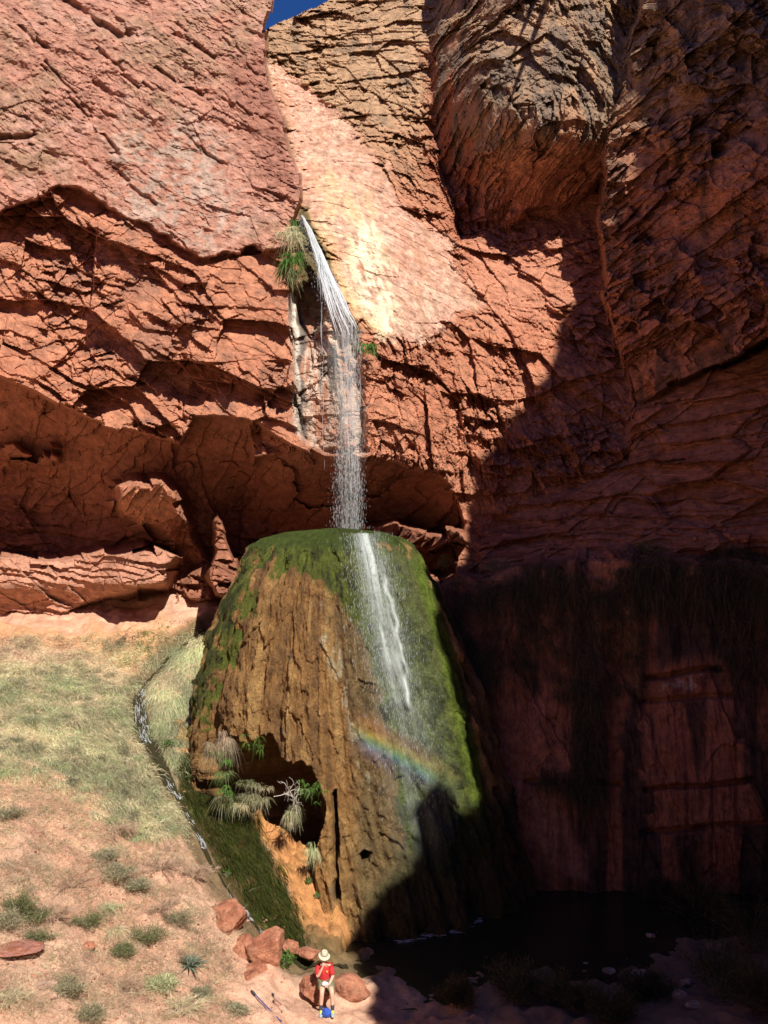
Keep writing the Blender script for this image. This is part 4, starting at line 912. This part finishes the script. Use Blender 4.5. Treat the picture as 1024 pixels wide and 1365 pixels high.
def twig(p, d, L, r, k=0):
    pts = [p]; dd = Vector(d).normalized()
    for i in range(4):
        dd = (dd+Vector(RNG.normal(0, .35, 3))).normalized(); pts.append(pts[-1]+dd*L/4)
        if k < 2: twig(pts[-1], (dd+Vector(RNG.normal(0, .7, 3))), L*.55, r*.6, k+1)
    dbr.tube([q[:] for q in pts], np.linspace(r, r*.5, 5), (.62,.55,.46))
twig(sight(396, 1085, 26.6), (-.3, -.1, .9), .8, .016); twig(sight(392, 1080, 26.6), (.2, -.2, .9), .5, .012)
tag(dbr.build('dead_branch', attr_mat('bleached_wood')), 'bleached crooked branch sticking up at the cave sill', 'branch')
dbr = MB(); twig(sight(365, 1062, 26.7), (.8, -.2, .4), .8, .012); tag(dbr.build('dead_branch', bpy.data.materials['bleached_wood']), 'grey bare twigs in front of the black cave', 'branch')
# grass by the upper lip
fern(382, 325, .62, 600, STRAW+PALEG, 'straw grass cushion on the cliff left of the upper waterfall lip', at=sight(386, 314, 34.3), droop=1.2, spread=.24, W=(.015,.03))
fern(388, 300, .5, 260, BRIGHT, 'green tuft above the straw cushion at the waterfall lip', at=sight(391, 303, 34.6), W=(.03,.05))
fern(392, 345, .5, 300, BRIGHT, 'green fern below the straw cushion', at=sight(392, 343, 34.0), W=(.03,.05))
fern(390, 365, .4, 260, GREEN, 'dark fern at the lower end of the lip plants', at=sight(391, 362, 34.0), W=(.03,.05))
fern(370, 285, .4, 200, STRAW, 'small dry tuft on the cliff up-left of the lip', at=sight(376, 283, 35.2), W=(.015,.03))
fern(480, 458, .25, 160, BRIGHT, 'small green tuft at the right foot of the lip', at=sight(481, 457, 33.0), W=(.03,.05))
fern(497, 463, .25, 160, BRIGHT, 'small green tuft on the red rock right of the lip', at=sight(496, 463, 33.2), W=(.03,.05))
fern(590, 742, .4, 200, PALEG, 'pale green tuft on the sunlit ledge right of the mound', at=sight(592, 745, 36.5), W=(.02,.03))

# --- grass on the slope (uncountable)
def scatter(poly, n, jit=0):
    xs = [p[0] for p in poly]; ys = [p[1] for p in poly]; X_ = RNG.uniform(min(xs), max(xs), n*3).astype(F32); Y_ = RNG.uniform(min(ys), max(ys), n*3).astype(F32)
    k = sdf(X_+RNG.normal(0, jit, n*3), Y_+RNG.normal(0, jit, n*3), poly) > 0; return X_[k][:n], Y_[k][:n]
def blades_on(mb, poly, ntuft, nb, L, W, palettes, up=.9, droop=.7, spread=.10, down=.5, jit=10, fz=None):
    X_, Y_ = scatter(poly, ntuft, jit); base = np.array([onground(a, b)[:] for a, b in zip(X_, Y_)])
    ds_, tt0 = pdist(base[:, 0], base[:, 1], SW); base = base[ds_ > np.interp(tt0, [0, 2.5, 4, 5.5, 9, 16], [.05, .12, .42, .48, .25, .2])]
    sel = RNG.rand(len(base)); clump = fbm(base[:, 0].astype(F32)*.9, base[:, 1].astype(F32)*.9, base[:, 0].astype(F32)*0, 3, 501)
    for ip, pal in enumerate(palettes):
        m_ = np.clip(((clump*1.6+.5+RNG.normal(0, .18, len(base)))*len(palettes)).astype(int), 0, len(palettes)-1) == ip
        bs = base[m_]
        if len(bs) == 0: continue
        p = np.repeat(bs, nb, 0); n = len(p); a = RNG.uniform(0, 6.283, n); dh = np.repeat(RNG.normal(0, .5, (len(bs), 2)), nb, 0)
        d = unit(np.c_[np.cos(a)+dh[:, 0]+.25, np.sin(a)+dh[:, 1]-down, np.full(n, up)]+RNG.normal(0, .2, (n, 3)))
        p = p+np.c_[RNG.normal(0, spread, (n, 2)), np.zeros(n)]; p[:, 2] = gz(p[:, 0], p[:, 1])-.02
        sc = np.repeat(RNG.uniform(.6, 1.25, len(bs)), nb)
        tone = np.repeat(np.clip(1+.9*fbm(bs[:, :1].astype(F32)*1.6, bs[:, 1:2].astype(F32)*1.6, bs[:, :1].astype(F32)*0, 3, 505), .68, 1.3)*RNG.uniform(.85, 1.15, (len(bs), 1)), nb, 0)
        leaves(mb, p, d, RNG.uniform(*L, n)*sc, RNG.uniform(*W, n), np.clip(pick(pal, n, .15)*tone, 0, 1), droop)
mb = MB()
blades_on(mb, [(-60,885),(60,880),(150,905),(185,900),(192,960),(215,1030),(245,1080),(235,1110),(180,1110),(130,1060),(60,1020),(-60,1030)], 2600, 30, (.22, .5), (.010, .020), (STRAW, PALEG, SAGE, STRAW, PALEG))
blades_on(mb, [(-60,850),(100,850),(175,845),(185,890),(100,900),(-60,890)], 900, 20, (.12, .3), (.012, .022), (DRYB, STRAW, STRAW), droop=.5)
blades_on(mb, [(175,850),(215,845),(270,828),(290,832),(230,850),(190,890),(160,880),(130,880)], 300, 16, (.10, .25), (.015, .03), (BRIGHT, PALEG, STRAW), droop=.4)
blades_on(mb, [(-60,990),(60,1000),(130,1050),(180,1090),(240,1090),(270,1140),(180,1150),(60,1110),(-60,1090)], 700, 16, (.12, .34), (.007, .014), (STRAW, DRYB, PALEG, DRYB), droop=.5, jit=22)
blades_on(mb, [(-60,1010),(80,1030),(180,1110),(240,1120),(285,1180),(290,1210),(200,1230),(100,1220),(-60,1200)], 900, 14, (.10, .26), (.005, .010), (DRYB, STRAW, DRYB, SAGE), droop=.4)
blades_on(mb, [(-60,1200),(290,1210),(290,1290),(330,1370),(-60,1370)], 1000, 12, (.07, .2), (.004, .009), (DRYB, STRAW, SAGE, DRYB), droop=.4)
X_, Y_ = scatter([(-60,875),(170,895),(190,960),(240,1100),(180,1130),(60,1040),(-60,1040)], 150, 8)
for a_0, b_0 in zip(X_, Y_):
    q0 = np.array(onground(a_0, b_0)[:])
    if pdist(q0[:1], q0[1:2], SW)[0][0] < .7: continue
    n0_ = 170; an_ = RNG.uniform(0, 6.283, n0_); pal = (STRAW, PALEG, STRAW, SAGE)[RNG.randint(4)]; R0 = RNG.uniform(.5, 1.1)
    d_ = unit(np.c_[np.cos(an_), np.sin(an_)-.5, np.full(n0_, 1.3)]+RNG.normal(0, .3, (n0_, 3)))
    leaves(mb, q0+np.c_[RNG.normal(0, .09*R0, (n0_, 2)), np.zeros(n0_)], d_, RNG.uniform(.3, .75, n0_)*R0, RNG.uniform(.010, .018, n0_), np.clip(pick(pal, n0_, .15)*RNG.uniform(.7, 1.15), 0, 1), .75, 3)
X_, Y_ = scatter([(-60,1030),(100,1050),(200,1120),(285,1180),(300,1240),(330,1370),(-60,1370)], 520, 8)
for a_0, b_0 in zip(X_, Y_):                       # brittle scrub tangles
    q0 = np.array(onground(a_0, b_0)[:]); n0_ = 110; pal = (DRYB, DRYB, STRAW, SAGE, STRAW)[RNG.randint(5)]; R0 = RNG.uniform(.35, 1.35)
    d_ = unit(RNG.normal(0, .7, (n0_, 3))+np.array([0, -.2, .6])); p_ = q0+RNG.normal(0, .16*R0, (n0_, 3))*np.array([1.3, 1, .25]); p_[:, 2] = np.maximum(p_[:, 2], gz(p_[:, 0], p_[:, 1]))
    leaves(mb, p_, d_, RNG.uniform(.10, .34, n0_)*R0, RNG.uniform(.004, .009, n0_), np.clip(pick(pal, n0_, .2)*RNG.uniform(.65, 1.1), 0, 1), .35, 2)
tag(mb.build('grass', M_LEAF), 'dry straw and pale green grass covering the left slope', 'grass', kind='stuff')
mb = MB()
blades_on(mb, [(205,900),(240,870),(285,838),(300,842),(262,920),(250,965),(230,960),(212,950),(205,925)], 620, 34, (.35, .8), (.010, .018), (STRAW, PALEG, STRAW, PALEG), up=.3, droop=.9, down=1.2)
blades_on(mb, [(192,968),(215,948),(240,965),(248,1000),(240,1018),(220,1010)], 220, 30, (.2, .42), (.010, .018), (PALEG, PALEG, SAGE), up=.5, droop=.8, down=.9)
tag(mb.build('bank_grass', M_LEAF), 'long combed grass hanging down the bank beside the mound', 'grass', kind='stuff')
mb = MB(); ALG = [(.05,.075,.012), (.07,.095,.014), (.035,.05,.01), (.09,.10,.02), (.10,.065,.02)]
X_, Y_ = scatter([(240,1015),(262,990),(300,1035),(335,1075),(348,1115),(375,1165),(400,1232),(415,1270),(390,1270),(355,1240),(305,1165),(268,1100),(240,1050)], 900, 4)
bs_ = np.array([onground(a, b)[:] for a, b in zip(X_, Y_)]); fl_ = unit(np.array([2.2, -3.4, -2.0]))
p_ = np.repeat(bs_, 12, 0); n0_ = len(p_); p_ = p_+RNG.normal(0, .10, (n0_, 3))*np.array([1, 1, 0]); p_[:, 2] = gz(p_[:, 0], p_[:, 1])+.01
leaves(mb, p_, unit(fl_+RNG.normal(0, .12, (n0_, 3))+np.array([0, 0, .12])), RNG.uniform(.10, .35, n0_), RNG.uniform(.010, .022, n0_), pick(ALG, n0_, .3), .05)
tag(mb.build('algae_mat', M_LEAF), 'dark green combed algae lying in the wet channel below the cave', 'algae', kind='stuff')
# plants on top of the shaded lower wall
mb = MB()
for (x0, x1, y0, y1, n, L) in ((640, 860, 762, 800, 260, (.2, .7)), (850, 1060, 735, 800, 520, (.3, .8)), (600, 700, 770, 900, 200, (.2, .6)), (690, 860, 790, 930, 380, (.15, .45)), (600, 660, 850, 1000, 160, (.2, .6)), (760, 800, 900, 1060, 110, (.3, .7)), (720, 800, 1030, 1052, 70, (.3, .6)), (960, 1060, 800, 900, 120, (.3, .8))):
    for i in range(n):
        a = RNG.uniform(x0, x1); b = RNG.uniform(y0, y1)+8*math.sin(a*.05)
        j_, i_ = int(np.clip((b-Vv[0])/STEP, 0, len(Vv)-1)), int(np.clip((a-U[0])/STEP, 0, len(U)-1)); dd = D2[j_, i_]-.08
        nb = RNG.randint(6, 22); p = np.tile(np.array(P(a, b, dd)), (nb, 1))+RNG.normal(0, .08, (nb, 3))
        d = unit(np.c_[RNG.normal(0, .8, nb), -np.abs(RNG.normal(.7, .3, nb)), RNG.normal(.3, .7, nb)])
        leaves(mb, p, d, RNG.uniform(*L, nb), RNG.uniform(.012, .026, nb), pick([(.16,.13,.07), (.10,.10,.05), (.22,.16,.09), (.07,.08,.035)], nb), 1.1)
tag(mb.build('hanging_grass', M_LEAF), 'dark hanging grass and weeds matted over the shaded lower wall', 'grass', kind='stuff')
DSH = [(690,1335,.9,.9,'wide dark thicket at the bottom left of the shaded bank'),(610,1340,.6,.6,'low dark shrub where the bank meets the red soil'),(760,1345,.8,.7,'dark shrub right of the wide thicket'),
       (930,1235,1.2,1.4,'tall dark bush against the right lower wall'),(1000,1270,1.3,1.5,'tall dark bush cut by the right edge'),(880,1215,.7,1.0,'slim dark bush beside the pool end'),(960,1330,1.2,1.2,'dark bush in the bottom right corner'),(860,1335,.8,.6,'low dark shrub behind the pale shore stones'),(1015,1350,1.0,1.2,'dark bush at the very corner of the view'),(820,1360,.7,.5,'low dark shrub at the bottom edge below the stones')]
for x_, y_, r0_, h0_, lb in DSH:
    q = onground(x_, y_); shrub('shade_shrub', q, r0_, h0_, 'g', lb, group='dark shrubs on the shaded bank', cols=[(.10,.09,.04), (.07,.08,.03), (.13,.10,.05)], nleaf=3800, leafL=(.08,.18), leafW=(.012,.024))
shrub('shade_shrub', V(865, 742, 32.2), .7, .6, 'g', 'dark bush standing up on the ledge above the stained wall', group='dark shrubs on the ledge', nleaf=900, cols=GREEN)
shrub('shade_shrub', V(665, 765, 33), .8, .6, 'g', 'dark bush on the ledge just right of the mound', group='dark shrubs on the ledge', nleaf=1200, cols=GREEN)

# ================================================================== PEBBLES
pb = MB(); 
for i in range(700):
    a, b = RNG.uniform(-20, 380), RNG.uniform(1030, 1365)
    if a > 250 and b < 1220: continue
    q = onground(a, b); s_ = RNG.uniform(.012, .05)**1.0
    ic = np.array([[1,0,0],[0,1,0],[-1,0,0],[0,-1,0],[0,0,.8],[0,0,-.8],[.6,.6,.5],[-.6,.6,.5],[-.6,-.6,.5],[.6,-.6,.5]])*RNG.uniform(.7, 1.2, (10, 3))*s_
    fz_ = [(0,6,9),(9,6,4),(6,1,7),(6,7,4),(7,2,8),(7,8,4),(8,3,9),(8,9,4),(0,1,6),(1,2,7),(2,3,8),(3,0,9),(1,0,5),(2,1,5),(3,2,5),(0,3,5)]
    pb.add(ic+np.array(q[:])+np.array([0, 0, s_*.2]), np.array(fz_), pick([(.55,.26,.17), (.6,.36,.26), (.45,.18,.11)], 1)[0])
tag(pb.build('gravel', M_ROCK), 'loose red pebbles scattered over the slope', 'pebbles', kind='stuff')

# ================================================================== PERSON
def skin(name, chain, mat, parent, sub=2):
    """chain: list of (id, parent id, position, radius or (rx, ry)) grown with a Skin modifier, then baked"""
    me = bpy.data.meshes.new(name); ids = {c[0]: i for i, c in enumerate(chain)}
    me.from_pydata([c[2] for c in chain], [(ids[c[1]], i) for i, c in enumerate(chain) if c[1] is not None], [])
    o = bpy.data.objects.new(name, me); C.objects.link(o)
    md = o.modifiers.new('s', 'SKIN'); sv = me.skin_vertices[0].data
    for i, c in enumerate(chain): r = c[3]; sv[i].radius = r if isinstance(r, tuple) else (r, r); sv[i].use_root = (i == 0)
    ss = o.modifiers.new('u', 'SUBSURF'); ss.levels = sub; ss.render_levels = sub
    bpy.context.view_layer.update(); ev = o.evaluated_get(bpy.context.evaluated_depsgraph_get()); m2_ = bpy.data.meshes.new_from_object(ev)
    o.modifiers.clear(); o.data = m2_; m2_.materials.clear(); m2_.materials.append(mat)
    for p_ in m2_.polygons: p_.use_smooth = True
    o.parent = parent; return o
M_SKIN = plain('skin', (.66, .40, .29), .55, .08); M_SHIRT = plain('red_cloth', (.56, .035, .04), .8, .15, 25, bump=.01); M_SHORT = plain('olive_cloth', (.20, .19, .11), .85, .15, 25)
M_SOCK = plain('dark_knit', (.06, .06, .09), .9); M_SHOE = plain('grey_mesh', (.30, .34, .34), .7); M_LIME = plain('lime_mesh', (.55, .80, .08), .6); M_HAT = plain('khaki_felt', (.55, .50, .36), .85, .08); M_HAIR = plain('brown_hair', (.09, .05, .03), .8)
fp = onground(432, 1357); PO = Vector((P(431, 1340, 21.7)[0], fp.y+.08, fp.z))
person = empty('person', PO); tag(person, 'person in red shirt, olive shorts and brimmed hat sitting with a hand at the mouth', 'person')
J = [('pel', None, (.03,.50,.50), (.13,.10)), ('ab', 'pel', (.02,.51,.66), (.12,.085)), ('ch', 'ab', (.0,.49,.84), (.135,.09)), ('nb', 'ch', (.0,.46,.95), (.07,.06)), ('nk', 'nb', (.0,.44,1.02), (.048,.048)),
     ('h1', 'nk', (.0,.42,1.07), (.062,.07)), ('h2', 'h1', (.0,.415,1.14), (.074,.088)), ('h3', 'h2', (.0,.42,1.20), (.068,.08)), ('h4', 'h3', (.0,.42,1.235), (.04,.05)),
     ('sl', 'ch', (-.15,.485,.92), .058), ('el', 'sl', (-.15,.33,.72), .042), ('wl', 'el', (-.05,.31,.94), .030), ('pl', 'wl', (-.028,.305,.99), (.028,.020)), ('pl2', 'pl', (-.015,.312,1.03), (.026,.016)),
     ('sr', 'ch', (.15,.485,.92), .058), ('er', 'sr', (.20,.44,.68), .042), ('wr', 'er', (.13,.26,.60), .030), ('pr', 'wr', (.10,.22,.60), (.030,.020)), ('pr2', 'pr', (.075,.19,.595), (.028,.016)),
     ('tl', 'pel', (-.06,.44,.50), .088), ('tl2', 'tl', (-.04,.26,.52), .076), ('kl', 'tl2', (-.03,.09,.50), .058), ('cl', 'kl', (-.045,.10,.34), .056), ('al', 'cl', (-.055,.075,.10), .036), ('fl', 'al', (-.055,.03,.05), .036), ('f2l', 'fl', (-.045,-.09,.035), (.040,.025)),
     ('tr', 'pel', (.12,.44,.50), .088), ('tr2', 'tr', (.165,.26,.52), .076), ('kr', 'tr2', (.20,.09,.50), .058), ('cr', 'kr', (.21,.10,.34), .056), ('ar', 'cr', (.22,.075,.10), .036), ('fr', 'ar', (.22,.03,.05), .036), ('f2r', 'fr', (.245,-.09,.035), (.040,.025))]
body = skin('body', J, M_SKIN, person)
for hand, base, dirs_ in (('l', Vector((-.015,.312,1.03)), Vector((.35,.25,.9))), ('r', Vector((.075,.19,.595)), Vector((-.8,-.5,-.15)))):
    dn = dirs_.normalized(); side = dn.cross(Vector((0, 1, .2))).normalized(); bend = Vector((0, .8, -.2)) if hand == 'l' else Vector((0, .1, -.9))
    bs = [o for o in (0,)]
    for k, (of, L_) in enumerate(((-.024, .062), (-.008, .072), (.008, .068), (.023, .054))):
        a0 = base+side*of-dn*.015; a1 = a0+dn*L_*.5; a2 = a1+(dn+bend*.6).normalized()*L_*.3; a3 = a2+(dn*.5+bend).normalized()*L_*.25
        skin('finger', [('a', None, a0[:], .0095), ('b', 'a', a1[:], .009), ('c', 'b', a2[:], .008), ('d', 'c', a3[:], .007)], M_SKIN, body, 1)
    a0 = base-dn*.035+side*.026; a1 = a0+(dn*.5+side).normalized()*.03; a2 = a1+(dn+side*.3).normalized()*.028
    skin('thumb', [('a', None, a0[:], .011), ('b', 'a', a1[:], .0105), ('c', 'b', a2[:], .009)], M_SKIN, body, 1)
# face: nose, eyes, mouth, ears
fc = MB()
skin('nose', [('a', None, (0,.335,1.165), .008), ('b', 'a', (0,.318,1.14), .012), ('c', 'b', (0,.325,1.13), .010)], M_SKIN, body, 1)
for s_ in (-1, 1):
    skin('ear', [('a', None, (s_*.073,.425,1.165), (.010,.016)), ('b', 's' if 0 else 'a', (s_*.076,.43,1.125), (.008,.012))], M_SKIN, body, 1)
    skin('eye', [('a', None, (s_*.028,.336,1.165), (.010,.006)), ('b', 'a', (s_*.034,.337,1.165), (.009,.006))], M_HAIR, body, 1)
skin('mouth', [('a', None, (-.02,.333,1.098), .005), ('b', 'a', (0,.329,1.098), .006), ('c', 'b', (.02,.333,1.098), .005)], plain('lips', (.5,.2,.17), .5), body, 1)
skin('hair', [('a', None, (0,.44,1.235), (.06,.07)), ('b', 'a', (0,.465,1.19), (.075,.06)), ('c', 'b', (0,.475,1.13), (.066,.045)), ('d', 'c', (0,.475,1.08), (.05,.03))], M_HAIR, person)
shirt = skin('shirt', [('a', None, (.03,.50,.50), (.155,.125)), ('b', 'a', (.02,.51,.66), (.150,.112)), ('c', 'b', (.0,.488,.84), (.160,.112)), ('d', 'c', (.0,.465,.955), (.085,.07)),
    ('sl', 'c', (-.15,.485,.915), .078), ('sl2', 'sl', (-.155,.39,.80), .070), ('sl3', 'sl2', (-.155,.355,.755), .066), ('sr', 'c', (.15,.485,.915), .078), ('sr2', 'sr', (.185,.455,.77), .068), ('sr3', 'sr2', (.195,.445,.715), .064)], M_SHIRT, person)
# round yellow emblem on the chest
bm = bmesh.new(); bmesh.ops.create_cone(bm, segments=16, radius1=.022, radius2=.02, depth=.006, cap_ends=True, matrix=Matrix.Translation((.07, .362, .845))@Matrix.Rotation(math.radians(82), 4, 'X'))
me = bpy.data.meshes.new('emblem'); bm.to_mesh(me); bm.free(); me.materials.append(plain('yellow_print', (.75,.5,.08))); o = bpy.data.objects.new('emblem', me); C.objects.link(o); o.parent = shirt
skin('shorts', [('a', None, (.03,.49,.50), (.158,.128)), ('l', 'a', (-.06,.42,.505), .112), ('l2', 'l', (-.045,.28,.52), .102), ('l3', 'l2', (-.04,.175,.513), .094), ('r', 'a', (.12,.42,.505), .112), ('r2', 'r', (.16,.28,.52), .102), ('r3', 'r2', (.18,.175,.513), .094)], M_SHORT, person)
for nm, dx, kx_, ax_, fx_, tx2 in (('l', 0, -.045, -.055, -.055, -.045), ('r', 0, .21, .22, .22, .245)):
    skin('sock', [('a', None, (kx_*.5+ax_*.5, .085, .225), .054), ('b', 'a', (ax_, .076, .12), .045), ('c', 'b', (ax_, .06, .06), .045)], M_SOCK, person)
    sh_ = skin('shoe', [('h', None, (fx_, .075, .045), (.046,.042)), ('m', 'h', (fx_, .0, .048), (.048,.045)), ('t', 'm', ((fx_+tx2)/2, -.09, .035), (.052,.034)), ('e', 't', (tx2, -.155, .028), (.038,.024))], M_SHOE, person)
    skin('shoe_tongue', [('h', None, (fx_, .03, .095), (.036,.022)), ('m', 'h', ((fx_+tx2)/2, -.06, .072), (.036,.018))], M_LIME, sh_, 1)
# hat: lathed crown and drooping brim
def lathe(name, prof, mat, parent, loc, rot=(0, 0, 0), seg=40, wob=0):
    v = []; n = len(prof)
    for (r, z) in prof:
        for k in range(seg):
            a = k/seg*2*math.pi; v.append((r*math.cos(a)*(.92), r*math.sin(a)*1.06, z+wob*r*r*math.cos(2*a)*4))
    f = [(i*seg+k, i*seg+(k+1) % seg, (i+1)*seg+(k+1) % seg, (i+1)*seg+k) for i in range(n-1) for k in range(seg)]
    me = bpy.data.meshes.new(name); me.from_pydata(v, [], f); me.materials.append(mat)
    for p_ in me.polygons: p_.use_smooth = True
    o = bpy.data.objects.new(name, me); C.objects.link(o); o.parent = parent; o.location = loc; o.rotation_euler = rot; return o
hat = lathe('hat', [(.172,-.022),(.15,-.008),(.105,.0),(.098,.012),(.094,.05),(.086,.095),(.07,.112),(.035,.105),(.001,.098),(.001,.092),(.035,.10),(.066,.104),(.082,.09),(.09,.05),(.094,.005),(.15,-.014),(.172,-.026),(.172,-.022)], M_HAT, person, (0,.415,1.215), (math.radians(10), math.radians(7), .1), wob=.12); hat.scale = (.9, .9, .95)
lathe('hat_band', [(.099,.012),(.101,.014),(.099,.034),(.096,.034)], M_SHORT, hat, (0, 0, 0))
# crumpled white wrapper in the lap and the blue sack between the feet
def crumple(name, loc, size, seed, col_, label, cat, rough=.5):
    bm = bmesh.new(); bmesh.ops.create_icosphere(bm, subdivisions=4, radius=1); v = np.array([q.co[:] for q in bm.verts], F32); f = np.array([[q.index for q in fc_.verts] for fc_ in bm.faces]); bm.free()
    h_, _, _ = facets(v[:, 0]*2.2+v[:, 1], v[:, 2]*2.2-v[:, 1]*.7, seed, 0); v = v*(1+.16*h_+.12*ridge(v[:, 0]*2, v[:, 1]*2, v[:, 2]*2, 3, seed))[:, None]*np.array(size, F32)
    o = mesh_np(name, v, f, None, plain(name+'_fabric', col_, rough, .12)); o.location = loc; return tag(o, label, cat)
crumple('food_wrapper', PO+Vector((.03,.20,.635)), (.07,.05,.045), 5, (.85,.75,.80), 'crumpled pale wrapper held in the lap of the seated person', 'wrapper')
bag = crumple('stuff_sack', PO+Vector((.085,-.06,.09)), (.10,.09,.11), 8, (.03,.09,.45), 'crumpled bright blue stuff sack between the shoes', 'bag')
# trekking poles
def pole(a, b, col_, label, r=.011):
    A0, B0 = onground(*a)+Vector((0, 0, .05)), onground(*b)+Vector((0, 0, .03)); dd = B0-A0; r0 = empty('trekking_pole', A0); tag(r0, label, 'trekking pole', 'trekking poles on the ground')
    def seg(nm, t0, t1, rr, mt): mb = MB(); mb.tube([(dd*t0)[:], (dd*(t0*.5+t1*.5))[:], (dd*t1)[:]], rr, (1, 1, 1), 8); mb.build(nm, mt, r0, smooth=True)
    seg('grip', 0, .13, [r*1.5, r*2.1, r*1.7], plain('dark_foam', (.05,.05,.06))); seg('shaft', .13, .97, r, plain('pole_paint', col_, .4)); seg('tip', .97, 1.0, [r*.8, r*.5, r*.2], plain('steel', (.4,.4,.4), .3))
    mb = MB(); n_ = dd.normalized(); mb.tube([(dd*.93-n_*.004)[:], (dd*.93)[:], (dd*.93+n_*.004)[:]], [.02, .03, .02], None, 10); mb.build('basket', bpy.data.materials['dark_foam'], r0)
pole((335,1324), (377,1368), (.05,.06,.22), 'long dark blue trekking pole lying at the bottom left of the person', .014)
pole((363,1329), (383,1350), (.55,.35,.32), 'upper pale pinkish trekking pole lying by the low red rock')
pole((364,1337), (377,1352), (.5,.2,.16), 'lower reddish trekking pole lying by the low red rock')
